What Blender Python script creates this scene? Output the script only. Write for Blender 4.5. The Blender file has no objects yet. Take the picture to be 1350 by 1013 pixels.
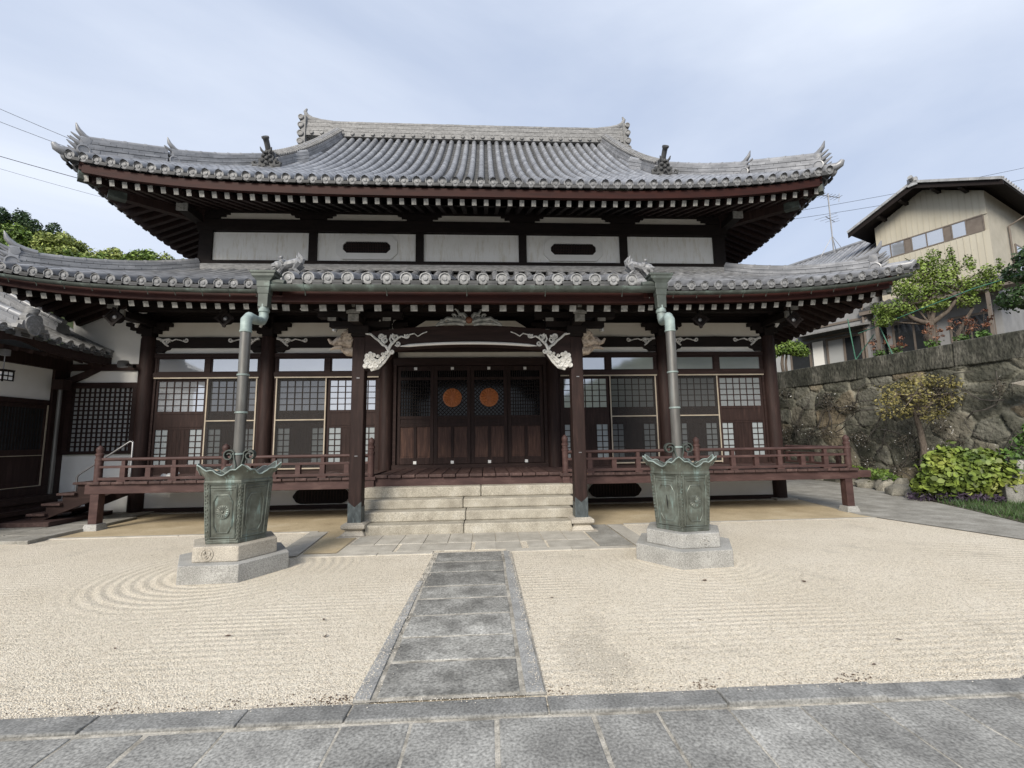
import bpy, math, random
import numpy as np
from mathutils import Vector, Matrix
sc = bpy.context.scene
R = math.radians
random.seed(7)
rng = np.random.default_rng(7)

# ---------------------------------------------------------------- camera
cam = bpy.data.cameras.new('camera'); camo = bpy.data.objects.new('camera', cam)
sc.collection.objects.link(camo); sc.camera = camo
camo.matrix_world = Matrix(((0.99829, 0.00754, -0.05799, 0.0), (-0.05665, -0.12102, -0.99103, 0.0), (-0.01449, 0.99262, -0.12039, 1.55), (0, 0, 0, 1)))
cam.sensor_width = 36; cam.lens = 16.0; cam.clip_start = .05; cam.clip_end = 2000

# ---------------------------------------------------------------- sky and sun
SUN_EL, SUN_AZ = 33, 203         # azimuth clockwise from +Y: behind the camera, a little left
w = bpy.data.worlds.new('World'); sc.world = w; w.use_nodes = True
nt = w.node_tree; N = nt.nodes; L = nt.links
bg = N['Background']; bg.inputs['Strength'].default_value = .125
sky = N.new('ShaderNodeTexSky'); sky.sky_type = 'NISHITA'; sky.sun_disc = False
sky.sun_elevation = R(SUN_EL); sky.sun_rotation = R(SUN_AZ); sky.air_density = 1.2; sky.dust_density = 2.5
tc = N.new('ShaderNodeTexCoord'); mp = N.new('ShaderNodeMapping'); mp.inputs['Scale'].default_value = (1.1, 1.1, 3.2)
mp.inputs['Location'].default_value = (1.3, .4, .2)
nz = N.new('ShaderNodeTexNoise'); nz.inputs['Scale'].default_value = 1.15; nz.inputs['Detail'].default_value = 8; nz.inputs['Roughness'].default_value = .52
nz.inputs['Distortion'].default_value = .35
rp = N.new('ShaderNodeValToRGB'); rp.color_ramp.elements[0].position = .36; rp.color_ramp.elements[0].color = (.86, .86, .86, 1)
rp.color_ramp.elements[1].position = .66; rp.color_ramp.elements[1].color = (.97, .97, .97, 1)
cl = N.new('ShaderNodeValToRGB'); cl.color_ramp.elements[0].position = .3; cl.color_ramp.elements[0].color = (.60, .69, .88, 1)
cl.color_ramp.elements[1].position = .72; cl.color_ramp.elements[1].color = (.88, .95, 1.08, 1)
sc5 = N.new('ShaderNodeVectorMath'); sc5.operation = 'SCALE'; sc5.inputs['Scale'].default_value = 6.0
mx = N.new('ShaderNodeMix'); mx.data_type = 'RGBA'
L.new(tc.outputs['Generated'], mp.inputs[0]); L.new(mp.outputs[0], nz.inputs['Vector'])
L.new(nz.outputs['Fac'], rp.inputs[0]); L.new(nz.outputs['Fac'], cl.inputs[0]); L.new(cl.outputs[0], sc5.inputs[0])
L.new(rp.outputs[0], mx.inputs[0]); L.new(sky.outputs[0], mx.inputs[6]); L.new(sc5.outputs[0], mx.inputs[7])
L.new(mx.outputs[2], bg.inputs['Color'])
sun = bpy.data.lights.new('sun', 'SUN'); sun.energy = 3.0; sun.angle = R(22); sun.color = (1, .93, .82)
suno = bpy.data.objects.new('sun', sun); sc.collection.objects.link(suno)
suno.rotation_euler = (R(90 - SUN_EL), 0, R(180 - SUN_AZ))
sc.view_settings.view_transform = 'Standard'; sc.view_settings.look = 'None'
sc.view_settings.exposure = .42; sc.view_settings.gamma = 1

# ---------------------------------------------------------------- helpers
col = sc.collection
class MB:
    """collects shapes, builds ONE mesh object"""
    def __init__(s): s.v = []; s.f = []; s.m = []
    def add(s, vs, fs, mi=0):
        o = len(s.v); s.v += [tuple(map(float, p)) for p in vs]; s.f += [tuple(i + o for i in f) for f in fs]; s.m += [mi] * len(fs); return s
    def box(s, x0, x1, y0, y1, z0, z1, mi=0):
        v = [(x0, y0, z0), (x1, y0, z0), (x1, y1, z0), (x0, y1, z0), (x0, y0, z1), (x1, y0, z1), (x1, y1, z1), (x0, y1, z1)]
        return s.add(v, [(0, 3, 2, 1), (4, 5, 6, 7), (0, 1, 5, 4), (1, 2, 6, 5), (2, 3, 7, 6), (3, 0, 4, 7)], mi)
    def beam(s, a, b, wd, ht, up=(0, 0, 1), mi=0, endmi=None):
        a = Vector(a); b = Vector(b); t = (b - a).normalized(); sd = t.cross(Vector(up)); 
        if sd.length < 1e-5: sd = t.cross(Vector((1, 0, 0)))
        sd.normalize(); u = sd.cross(t)
        v = []
        for p in (a, b):
            for i, j in ((-1, -1), (1, -1), (1, 1), (-1, 1)): v.append(p + sd * (i * wd / 2) + u * (j * ht / 2))
        s.add(v, [(0, 1, 5, 4), (1, 2, 6, 5), (2, 3, 7, 6), (3, 0, 4, 7)], mi)
        return s.add(v, [(0, 3, 2, 1), (4, 5, 6, 7)], mi if endmi is None else endmi)
    def tube(s, pts, r, n=8, cap=True, mi=0):
        pts = [Vector(p) for p in pts]; k = len(pts)
        rs = r if hasattr(r, '__len__') else [r] * k
        v = []; prev = None
        for i, p in enumerate(pts):
            t = (pts[min(i + 1, k - 1)] - pts[max(i - 1, 0)]).normalized()
            if prev is None:
                a = t.cross(Vector((0, 0, 1)))
                if a.length < .05: a = t.cross(Vector((1, 0, 0)))
            else: a = prev - t * prev.dot(t)
            a.normalize(); prev = a; b = t.cross(a)
            for j in range(n):
                q = 2 * math.pi * j / n; v.append(p + (a * math.cos(q) + b * math.sin(q)) * rs[i])
        f = [(i * n + j, i * n + (j + 1) % n, (i + 1) * n + (j + 1) % n, (i + 1) * n + j) for i in range(k - 1) for j in range(n)]
        if cap: f += [tuple(range(n - 1, -1, -1)), tuple((k - 1) * n + j for j in range(n))]
        return s.add(v, f, mi)
    def lathe(s, prof, c=(0, 0, 0), n=16, ph=0, mi=0, axis=None):
        """prof: (radius, height) list about a vertical axis at c (or about 'axis')"""
        c = Vector(c); rot = Matrix.Identity(3) if axis is None else Vector((0, 0, 1)).rotation_difference(Vector(axis)).to_matrix()
        v = []
        for r, h in prof:
            for j in range(n):
                q = ph + 2 * math.pi * j / n; v.append(c + rot @ Vector((r * math.cos(q), r * math.sin(q), h)))
        k = len(prof)
        f = [(i * n + j, i * n + (j + 1) % n, (i + 1) * n + (j + 1) % n, (i + 1) * n + j) for i in range(k - 1) for j in range(n)]
        f += [tuple(range(n - 1, -1, -1)), tuple((k - 1) * n + j for j in range(n))]
        return s.add(v, f, mi)
    def prism(s, poly, o, u, v_, d, mi=0):
        """poly (2D) in plane o + a*u + b*v, extruded along vector d"""
        o = Vector(o); u = Vector(u); w_ = Vector(v_); d = Vector(d); n = len(poly)
        a = [o + u * p[0] + w_ * p[1] for p in poly]; vs = a + [p + d for p in a]
        fs = [tuple(range(n)), tuple(range(2 * n - 1, n - 1, -1))] + [((i + 1) % n, i, n + i, n + (i + 1) % n) for i in range(n)]
        return s.add(vs, fs, mi)
    def sweep(s, pts, sec, mi=0):
        """sec: 2D (side, up) closed section swept along pts, up = Z"""
        pts = [Vector(p) for p in pts]; k = len(pts); n = len(sec); v = []
        for i, p in enumerate(pts):
            t = pts[min(i + 1, k - 1)] - pts[max(i - 1, 0)]; t.z = 0; t.normalize(); sd = Vector((t.y, -t.x, 0))
            for a, b in sec: v.append(p + sd * a + Vector((0, 0, b)))
        f = [(i * n + j, (i + 1) * n + j, (i + 1) * n + (j + 1) % n, i * n + (j + 1) % n) for i in range(k - 1) for j in range(n)]
        f += [tuple(range(n)), tuple((k - 1) * n + j for j in range(n - 1, -1, -1))]
        return s.add(v, f, mi)
    def build(s, name, mats, parent=None, smooth=False, bevel=0, loc=None, fix=True):
        me = bpy.data.meshes.new(name); me.from_pydata(s.v, [], s.f)
        if not isinstance(mats, (list, tuple)): mats = [mats]
        for m in mats: me.materials.append(m)
        if any(s.m): me.polygons.foreach_set('material_index', s.m)
        if fix:
            import bmesh
            bm = bmesh.new(); bm.from_mesh(me); bmesh.ops.recalc_face_normals(bm, faces=bm.faces); bm.to_mesh(me); bm.free()
        o = bpy.data.objects.new(name, me); col.objects.link(o)
        if parent is not None: o.parent = parent
        if loc is not None: o.location = loc
        if smooth:
            me.polygons.foreach_set('use_smooth', [True] * len(me.polygons))
            me.set_sharp_from_angle(angle=R(smooth if smooth is not True else 40))
        if bevel:
            b = o.modifiers.new('bevel', 'BEVEL'); b.width = bevel; b.segments = 2; b.limit_method = 'ANGLE'; b.angle_limit = R(35)
        return o
def thing(name, label, cat, loc=(0, 0, 0), group=None):
    o = bpy.data.objects.new(name, None); col.objects.link(o); o.location = loc; o.empty_display_size = .2
    o['label'] = label; o['category'] = cat
    if group: o['group'] = group
    return o
def tag(o, label=None, cat=None, group=None, kind=None):
    if label: o['label'] = label
    if cat: o['category'] = cat
    if group: o['group'] = group
    if kind: o['kind'] = kind
    return o
def lerp(a, b, t): return a + (b - a) * t
def np_mesh(name, verts, faces, mats, parent=None, loc=None, matidx=None):
    """verts Nx3 array, faces Mx4 array"""
    me = bpy.data.meshes.new(name); k = faces.shape[1]
    me.vertices.add(len(verts)); me.vertices.foreach_set('co', verts.astype(np.float32).ravel())
    me.loops.add(faces.size); me.loops.foreach_set('vertex_index', faces.astype(np.int32).ravel())
    me.polygons.add(len(faces)); me.polygons.foreach_set('loop_start', np.arange(0, faces.size, k, dtype=np.int32))
    if not isinstance(mats, (list, tuple)): mats = [mats]
    for m in mats: me.materials.append(m)
    if matidx is not None: me.polygons.foreach_set('material_index', matidx.astype(np.int32))
    me.update(calc_edges=True); me.validate()
    o = bpy.data.objects.new(name, me); col.objects.link(o)
    if parent is not None: o.parent = parent
    if loc is not None: o.location = loc
    return o

# ---------------------------------------------------------------- materials
def mat(name, ramp, scale=4, rough=.6, bump=0, bscale=None, bdist=.02, metal=0, spec=.5, stretch=(1, 1, 1), detail=6, island=0, rv=0, fine=None, wave=None, dist=0, extra=None):
    m = bpy.data.materials.new(name); m.use_nodes = True
    t = m.node_tree; n = t.nodes; l = t.links; b = n['Principled BSDF']
    b.inputs['Roughness'].default_value = rough; b.inputs['Metallic'].default_value = metal; b.inputs['Specular IOR Level'].default_value = spec
    co = n.new('ShaderNodeTexCoord'); mpn = n.new('ShaderNodeMapping'); mpn.inputs['Scale'].default_value = stretch
    l.new(co.outputs['Object'], mpn.inputs[0])
    no = n.new('ShaderNodeTexNoise'); no.inputs['Scale'].default_value = scale; no.inputs['Detail'].default_value = detail; no.inputs['Roughness'].default_value = .6
    no.inputs['Distortion'].default_value = dist
    l.new(mpn.outputs[0], no.inputs['Vector'])
    r = n.new('ShaderNodeValToRGB'); e = r.color_ramp.elements
    if len(ramp) == 1: ramp = [(.3, ramp[0][1]), (.7, ramp[0][1])]
    while len(e) < len(ramp): e.new(.5)
    for i, (p, c) in enumerate(ramp): e[i].position = p; e[i].color = (*c, 1)
    l.new(no.outputs['Fac'], r.inputs[0]); out = r.outputs[0]
    if fine:                       # (scale, low, high): fine speckle multiplied over the base
        n2 = n.new('ShaderNodeTexNoise'); n2.inputs['Scale'].default_value = fine[0]; n2.inputs['Detail'].default_value = 3
        l.new(mpn.outputs[0], n2.inputs['Vector'])
        mr = n.new('ShaderNodeMapRange'); mr.inputs[1].default_value = .3; mr.inputs[2].default_value = .7; mr.inputs[3].default_value = fine[1]; mr.inputs[4].default_value = fine[2]
        l.new(n2.outputs['Fac'], mr.inputs[0]); vm = n.new('ShaderNodeVectorMath'); vm.operation = 'SCALE'
        l.new(out, vm.inputs[0]); l.new(mr.outputs[0], vm.inputs['Scale']); out = vm.outputs[0]
    if island:
        g = n.new('ShaderNodeNewGeometry'); mr = n.new('ShaderNodeMapRange'); mr.inputs[3].default_value = 1 - island; mr.inputs[4].default_value = 1 + island
        l.new(g.outputs['Random Per Island'], mr.inputs[0]); vm = n.new('ShaderNodeVectorMath'); vm.operation = 'SCALE'
        l.new(out, vm.inputs[0]); l.new(mr.outputs[0], vm.inputs['Scale']); out = vm.outputs[0]
    l.new(out, b.inputs['Base Color'])
    if rv:
        mr = n.new('ShaderNodeMapRange'); mr.inputs[3].default_value = rough - rv; mr.inputs[4].default_value = rough + rv
        l.new(no.outputs['Fac'], mr.inputs[0]); l.new(mr.outputs[0], b.inputs['Roughness'])
    if bump:
        n3 = n.new('ShaderNodeTexNoise'); n3.inputs['Scale'].default_value = bscale or scale * 3; n3.inputs['Detail'].default_value = 5
        l.new(mpn.outputs[0], n3.inputs['Vector']); bp = n.new('ShaderNodeBump'); bp.inputs['Strength'].default_value = bump; bp.inputs['Distance'].default_value = bdist
        l.new(n3.outputs['Fac'], bp.inputs['Height']); l.new(bp.outputs[0], b.inputs['Normal'])
    if extra: extra(m, n, l, b, co, out)
    return m
WOOD = mat('dark_wood', [(.3, (.020, .0115, .0102)), (.55, (.031, .0175, .0152)), (.75, (.052, .030, .0255))], 3, .62, .35, 30, .006, stretch=(6, 6, .7), detail=8, island=.12, spec=.22)
WOODX = mat('dark_wood_along', [(.3, (.020, .0115, .0102)), (.55, (.031, .0175, .0152)), (.75, (.050, .029, .025))], 3, .62, .35, 30, .006, stretch=(.7, 6, 6), detail=8, island=.12, spec=.22)
RAILW = mat('rail_wood', [(.3, (.050, .027, .025)), (.55, (.076, .042, .038)), (.75, (.118, .072, .064))], 3, .58, .3, 30, .005, stretch=(1, 5, 3), detail=8, island=.12, spec=.3)
DECKW = mat('deck_wood', [(.3, (.048, .028, .026)), (.55, (.078, .047, .042)), (.78, (.14, .092, .08))], 3, .62, .4, 30, .006, stretch=(5, .8, 5), detail=8, island=.25, spec=.3)
REDW = mat('fascia_wood', [(.3, (.020, .0055, .004)), (.7, (.040, .0105, .007))], 3, .6, .2, 20, stretch=(.6, 4, 4), spec=.2)
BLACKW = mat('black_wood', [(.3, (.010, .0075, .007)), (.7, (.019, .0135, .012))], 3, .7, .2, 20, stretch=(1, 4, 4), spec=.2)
DOORW = mat('door_wood', [(.28, (.034, .016, .012)), (.5, (.060, .029, .021)), (.75, (.115, .060, .040))], 3.5, .55, .3, 30, .004, stretch=(7, 7, .8), detail=9, island=.14, spec=.3)
WHITE = mat('white_plaster', [(.3, (.70, .69, .65)), (.7, (.82, .81, .78))], 1.2, .85, .08, 25)
def stain(m, n, l, b, co, out):
    mp2 = n.new('ShaderNodeMapping'); mp2.inputs['Scale'].default_value = (5, 5, .9)
    l.new(co.outputs['Object'], mp2.inputs[0]); no = n.new('ShaderNodeTexNoise'); no.inputs['Scale'].default_value = 2.6; no.inputs['Detail'].default_value = 9; no.inputs['Roughness'].default_value = .7
    l.new(mp2.outputs[0], no.inputs['Vector']); r = n.new('ShaderNodeValToRGB'); r.color_ramp.elements[0].position = .3; r.color_ramp.elements[0].color = (.80, .765, .69, 1)
    r.color_ramp.elements[1].position = .50; r.color_ramp.elements[1].color = (1, 1, 1, 1); l.new(no.outputs['Fac'], r.inputs[0])
    mx_ = n.new('ShaderNodeMix'); mx_.data_type = 'RGBA'; mx_.blend_type = 'MULTIPLY'; mx_.inputs[0].default_value = 1
    l.new(out, mx_.inputs[6]); l.new(r.outputs[0], mx_.inputs[7]); l.new(mx_.outputs[2], b.inputs['Base Color'])
STAINED = mat('weathered_plaster', [(.3, (.80, .79, .745)), (.7, (.90, .89, .86))], 1.4, .85, .15, 25, extra=stain)
CREAM = mat('cream_plaster', [(.3, (.62, .57, .49)), (.7, (.72, .68, .60))], 1.5, .85, .08, 25)
CARVE = mat('white_carving', [(.35, (.48, .47, .44)), (.6, (.84, .83, .80))], 25, .7, .4, 60, .01)
TANCARVE = mat('tan_carving', [(.35, (.20, .15, .11)), (.6, (.52, .43, .34))], 18, .7, .6, 50, .01)
ENDW = mat('painted_end_grain', [(.35, (.17, .167, .155)), (.65, (.34, .333, .31))], 18, .8, island=.25)
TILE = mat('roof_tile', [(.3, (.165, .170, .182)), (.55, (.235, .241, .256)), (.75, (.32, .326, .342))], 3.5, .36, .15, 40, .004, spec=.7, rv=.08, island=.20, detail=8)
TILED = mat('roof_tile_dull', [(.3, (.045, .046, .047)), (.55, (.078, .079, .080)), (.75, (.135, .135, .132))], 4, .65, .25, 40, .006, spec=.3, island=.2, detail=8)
TILEP = mat('pale_weathered_tile', [(.28, (.13, .128, .125)), (.5, (.225, .224, .222)), (.72, (.35, .348, .342))], 7, .62, .35, 35, .008, island=.14, detail=10, stretch=(1, 3, 4))
DISC = mat('tile_disc', [(.35, (.13, .133, .138)), (.6, (.27, .273, .278)), (.8, (.40, .402, .404))], 26, .5, .4, 50, .006, island=.2)
DISCP = mat('pale_tile_disc', [(.35, (.20, .203, .205)), (.6, (.36, .362, .362)), (.8, (.52, .52, .518))], 24, .55, .35, 50, .006, island=.15)
COPPER = mat('green_copper', [(.3, (.048, .056, .049)), (.55, (.082, .096, .085)), (.75, (.19, .245, .22))], 4, .55, .15, 20, .004, metal=.25, detail=9)
COPPERP = mat('pale_verdigris', [(.3, (.17, .20, .19)), (.55, (.29, .36, .34)), (.8, (.45, .53, .505))], 6, .6, .25, 25, .004, metal=.1, detail=9)
PIPE = mat('brown_copper_pipe', [(.3, (.105, .10, .092)), (.55, (.165, .16, .148)), (.78, (.24, .255, .24))], 3, .42, .1, 25, .003, metal=.45, stretch=(4, 4, .6), detail=8)
def bronze_x(m, n, l, b, co, out):
    mp2 = n.new('ShaderNodeMapping'); mp2.inputs['Scale'].default_value = (7, 7, 1.1); l.new(co.outputs['Object'], mp2.inputs[0])
    no = n.new('ShaderNodeTexNoise'); no.inputs['Scale'].default_value = 2.2; no.inputs['Detail'].default_value = 8; no.inputs['Roughness'].default_value = .65; l.new(mp2.outputs[0], no.inputs['Vector'])
    r = n.new('ShaderNodeMapRange'); r.inputs[1].default_value = .55; r.inputs[2].default_value = .75; l.new(no.outputs['Fac'], r.inputs[0])
    mx_ = n.new('ShaderNodeMix'); mx_.data_type = 'RGBA'; mx_.inputs[7].default_value = (.30, .42, .40, 1); l.new(r.outputs[0], mx_.inputs[0]); l.new(out, mx_.inputs[6]); l.new(mx_.outputs[2], b.inputs['Base Color'])
BRONZE = mat('weathered_bronze', [(.3, (.070, .074, .060)), (.52, (.120, .132, .112)), (.75, (.20, .235, .21))], 6, .46, .35, 40, .006, metal=.35, detail=9, extra=bronze_x)
GRANITE = mat('granite', [(.35, (.30, .295, .275)), (.65, (.42, .414, .39))], 3, .8, .3, 80, .005, fine=(90, .55, 1.3), island=.05)
GRANITEW = mat('warm_granite', [(.35, (.36, .325, .27)), (.65, (.49, .45, .38))], 3, .8, .3, 80, .005, fine=(90, .62, 1.25), island=.05)
def mark(base, dark):
    def fx(m, n, l, b, co, out):
        no = n.new('ShaderNodeTexNoise'); no.inputs['Scale'].default_value = 2.3; no.inputs['Detail'].default_value = 9; no.inputs['Roughness'].default_value = .68; l.new(co.outputs['Object'], no.inputs['Vector'])
        r = n.new('ShaderNodeMapRange'); r.inputs[1].default_value = .42; r.inputs[2].default_value = .66; r.inputs[3].default_value = 1; r.inputs[4].default_value = dark; l.new(no.outputs['Fac'], r.inputs[0])
        vm = n.new('ShaderNodeVectorMath'); vm.operation = 'SCALE'; l.new(out, vm.inputs[0]); l.new(r.outputs[0], vm.inputs['Scale']); l.new(vm.outputs[0], b.inputs['Base Color'])
    return fx
PAVE = mat('dark_paving', [(.35, (.27, .265, .247)), (.65, (.40, .394, .366))], 3, .75, .4, 60, .006, fine=(60, .52, 1.36), island=.16, detail=9, extra=mark(0, .62))
PATHM = mat('path_stone', [(.35, (.22, .215, .196)), (.65, (.40, .392, .36))], 4, .8, .4, 70, .006, fine=(60, .52, 1.4), island=.26, detail=9, extra=mark(0, .5))
KERB = mat('kerb_stone', [(.35, (.27, .268, .256)), (.65, (.39, .387, .37))], 4, .75, .25, 80, .004, fine=(85, .6, 1.3), island=.12)
KERBD = mat('dark_kerb_stone', [(.35, (.215, .214, .203)), (.65, (.32, .317, .30))], 5, .75, .3, 70, .005, fine=(70, .58, 1.32), island=.16, detail=9, extra=mark(0, .68))
MORTAR = mat('pale_mortar', [(.35, (.20, .185, .155)), (.55, (.44, .41, .35)), (.75, (.66, .62, .54))], 7, .9, .5, 60, .01, fine=(120, .7, 1.2))
STEP = mat('step_sandstone', [(.3, (.31, .282, .23)), (.55, (.44, .408, .338)), (.75, (.54, .512, .445))], 4, .85, .5, 40, .012, fine=(75, .62, 1.28), island=.14, detail=10)
APRON = mat('apron_stone', [(.3, (.36, .335, .285)), (.7, (.53, .50, .435))], 4, .85, .25, 60, .005, fine=(100, .75, 1.18), island=.1)
EARTH = mat('yellow_earth', [(.3, (.36, .285, .175)), (.55, (.48, .39, .25)), (.75, (.57, .49, .345))], 1.6, .95, .3, 50, .01, fine=(60, .82, 1.12), detail=9)
ASH = mat('old_path_concrete', [(.3, (.20, .19, .165)), (.55, (.31, .298, .265)), (.75, (.43, .415, .38))], 2.5, .9, .3, 40, .01, fine=(50, .75, 1.2), detail=9)
def gravel_x(m, n, l, b, co, out):
    # grains + raked ridges (straight across the court, circles round the two basins)
    sep = n.new('ShaderNodeSeparateXYZ'); l.new(co.outputs['Object'], sep.inputs[0])
    def math_(op, a, c=None):
        k = n.new('ShaderNodeMath'); k.operation = op
        for i, x in enumerate((a, c)):
            if x is None: continue
            if isinstance(x, (int, float)): k.inputs[i].default_value = x
            else: l.new(x, k.inputs[i])
        return k.outputs[0]
    wob = n.new('ShaderNodeTexNoise'); wob.inputs['Scale'].default_value = 1.1; wob.inputs['Detail'].default_value = 3; l.new(co.outputs['Object'], wob.inputs['Vector'])
    wv = math_('MULTIPLY', wob.outputs['Fac'], 1.4)
    straight = math_('SINE', math_('ADD', math_('MULTIPLY', sep.outputs['Y'], 72.0), math_('MULTIPLY', wv, 3.0)))
    def ring(cx_, cy_, k=62.0):
        dx = math_('SUBTRACT', sep.outputs['X'], cx_); dy = math_('SUBTRACT', sep.outputs['Y'], cy_)
        d = math_('SQRT', math_('ADD', math_('MULTIPLY', dx, dx), math_('MULTIPLY', dy, dy)))
        mr = n.new('ShaderNodeMapRange'); mr.inputs[1].default_value = 1.25; mr.inputs[2].default_value = 1.9; mr.inputs[3].default_value = 1; mr.inputs[4].default_value = 0
        l.new(d, mr.inputs[0]); return math_('SINE', math_('MULTIPLY', d, k)), mr.outputs[0]
    s1, w1 = ring(-3.12, 6.04, 52); s2, w2 = ring(2.57, 6.02)
    h = straight
    for s_, w_ in ((s1, w1), (s2, w2)):
        mxn = n.new('ShaderNodeMix'); l.new(w_, mxn.inputs[0]); l.new(h, mxn.inputs[2]); l.new(s_, mxn.inputs[3]); h = mxn.outputs[0]
    fade = n.new('ShaderNodeTexNoise'); fade.inputs['Scale'].default_value = .55; fade.inputs['Detail'].default_value = 2; l.new(co.outputs['Object'], fade.inputs['Vector'])
    fr = n.new('ShaderNodeMapRange'); fr.inputs[1].default_value = .4; fr.inputs[2].default_value = .62; fr.inputs[3].default_value = .12; fr.inputs[4].default_value = .8; l.new(fade.outputs['Fac'], fr.inputs[0])
    wmax = math_('MAXIMUM', fr.outputs[0], math_('MULTIPLY', math_('MAXIMUM', w1, math_('MULTIPLY', w2, .25)), 1.15))
    hh = math_('MULTIPLY', math_('MULTIPLY', h, wmax), .0066)
    g = n.new('ShaderNodeTexVoronoi'); g.inputs['Scale'].default_value = 125; l.new(co.outputs['Object'], g.inputs['Vector'])
    gh = math_('MULTIPLY', g.outputs['Distance'], -.0095)
    hs = math_('ADD', hh, gh)
    bp = n.new('ShaderNodeBump'); bp.inputs['Strength'].default_value = .85; bp.inputs['Distance'].default_value = 1.0; l.new(hs, bp.inputs['Height']); l.new(bp.outputs[0], b.inputs['Normal'])
    # grain colour: some darker, some pale grains, plus a few damp grey patches
    cr = n.new('ShaderNodeValToRGB'); l.new(g.outputs['Color'], cr.inputs[0]); e = cr.color_ramp.elements
    e[0].position = .14; e[0].color = (.46, .41, .34, 1); e[1].position = .85; e[1].color = (1.12, 1.1, 1.06, 1); e.new(.4).color = (.97, .93, .88, 1)
    mxc = n.new('ShaderNodeMix'); mxc.data_type = 'RGBA'; mxc.blend_type = 'MULTIPLY'; mxc.inputs[0].default_value = .85; l.new(out, mxc.inputs[6]); l.new(cr.outputs[0], mxc.inputs[7])
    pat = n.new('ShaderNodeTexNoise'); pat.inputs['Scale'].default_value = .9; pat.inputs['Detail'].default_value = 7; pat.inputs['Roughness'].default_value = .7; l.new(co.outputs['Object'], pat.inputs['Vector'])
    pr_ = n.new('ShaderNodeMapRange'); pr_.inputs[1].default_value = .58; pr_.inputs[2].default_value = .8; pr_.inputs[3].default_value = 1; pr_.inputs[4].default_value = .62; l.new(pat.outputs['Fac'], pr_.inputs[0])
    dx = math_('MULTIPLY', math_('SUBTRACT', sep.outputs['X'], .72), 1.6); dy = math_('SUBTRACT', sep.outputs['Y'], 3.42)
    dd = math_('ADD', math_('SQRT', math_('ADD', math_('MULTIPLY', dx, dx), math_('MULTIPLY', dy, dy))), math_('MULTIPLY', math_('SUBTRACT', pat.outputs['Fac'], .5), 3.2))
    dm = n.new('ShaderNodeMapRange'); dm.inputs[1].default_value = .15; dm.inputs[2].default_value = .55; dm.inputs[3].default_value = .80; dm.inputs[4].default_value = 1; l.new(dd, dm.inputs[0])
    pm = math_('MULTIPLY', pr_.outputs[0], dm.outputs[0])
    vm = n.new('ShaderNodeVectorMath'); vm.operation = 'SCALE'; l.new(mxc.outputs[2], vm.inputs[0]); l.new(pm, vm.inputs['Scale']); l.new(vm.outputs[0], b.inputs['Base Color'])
GRAVEL = mat('raked_gravel', [(.3, (.69, .635, .53)), (.7, (.77, .72, .62))], .8, .95, extra=gravel_x, detail=4)
def glassy(name, c, rough=.04, ior=1.9):
    m = mat(name, [(.3, c), (.7, tuple(x * 1.12 for x in c))], .8, rough); m.node_tree.nodes['Principled BSDF'].inputs['IOR'].default_value = ior; return m
GLASS = glassy('window_glass', (.52, .545, .58), .05)
GLASS.node_tree.nodes['Principled BSDF'].inputs['Metallic'].default_value = .62
BLACKGLASS = glassy('black_glass', (.006, .006, .007), .12, 1.35)
PANE = glassy('annex_pane', (.36, .37, .37), .3, 1.5)
GLASSD = glassy('dark_window_glass', (.030, .033, .036), .03, 1.75)
FROST = glassy('frosted_pane', (.28, .31, .32), .22, 1.5)
FROSTD = glassy('screened_pane', (.30, .33, .34), .2, 1.5)
GOLD = mat('brass_strip', [(.3, (.36, .30, .225)), (.7, (.50, .435, .34))], 5, .5, metal=.15)
ORANGE = mat('copper_disc', [(.3, (.36, .105, .025)), (.7, (.50, .17, .05))], 9, .5, .2, 40, .004)
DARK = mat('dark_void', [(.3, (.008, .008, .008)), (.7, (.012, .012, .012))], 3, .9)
PAPER = mat('white_paper', [(.3, (.80, .80, .78)), (.7, (.86, .86, .84))], 3, .8)
METAL = mat('grey_metal', [(.3, (.22, .22, .225)), (.7, (.34, .34, .345))], 6, .42, metal=.6)
PATINA = mat('blackened_copper_cap', [(.3, (.045, .055, .058)), (.55, (.085, .10, .105)), (.8, (.19, .24, .24))], 7, .5, .2, 30, metal=.3, stretch=(3, 3, 1))
ROCK = mat('border_rock', [(.3, (.17, .16, .13)), (.55, (.28, .265, .22)), (.75, (.42, .39, .33))], 4, .9, .6, 20, .03, fine=(40, .7, 1.25), island=.15, detail=10)
CONC = mat('old_concrete', [(.3, (.026, .028, .020)), (.5, (.060, .060, .047)), (.72, (.16, .153, .128))], 2.8, .92, .8, 18, .05, fine=(18, .42, 1.4), detail=11, stretch=(1, 1, .45))
CONCL = mat('grey_cut_stone', [(.3, (.15, .148, .135)), (.5, (.23, .226, .205)), (.72, (.33, .325, .30))], 3, .9, .5, 30, .02, fine=(40, .65, 1.25), detail=10)
SIDING = mat('beige_siding', [(.3, (.44, .405, .32)), (.7, (.52, .485, .395))], 1.2, .6, stretch=(1, 1, .4))
STUCCO = mat('beige_stucco', [(.3, (.38, .355, .29)), (.7, (.46, .43, .36))], 2, .9, .3, 80)
GREYWALL = mat('grey_wall', [(.3, (.20, .202, .205)), (.7, (.29, .292, .295))], 1.5, .8)
SHUTTER = mat('brown_shutter', [(.3, (.13, .105, .085)), (.7, (.18, .15, .125))], 4, .6)
BARK = mat('bark', [(.3, (.075, .06, .048)), (.55, (.13, .105, .085)), (.75, (.20, .17, .14))], 6, .9, .8, 18, .03, stretch=(3, 3, .8))
def leafm(name, a, b_, c, sub=.12):
    m = mat(name, [(.3, a), (.5, b_), (.72, c)], 1.3, .55, island=.42, detail=3, spec=.4)
    p = m.node_tree.nodes['Principled BSDF']; p.inputs['Subsurface Weight'].default_value = 0
    return m
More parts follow.
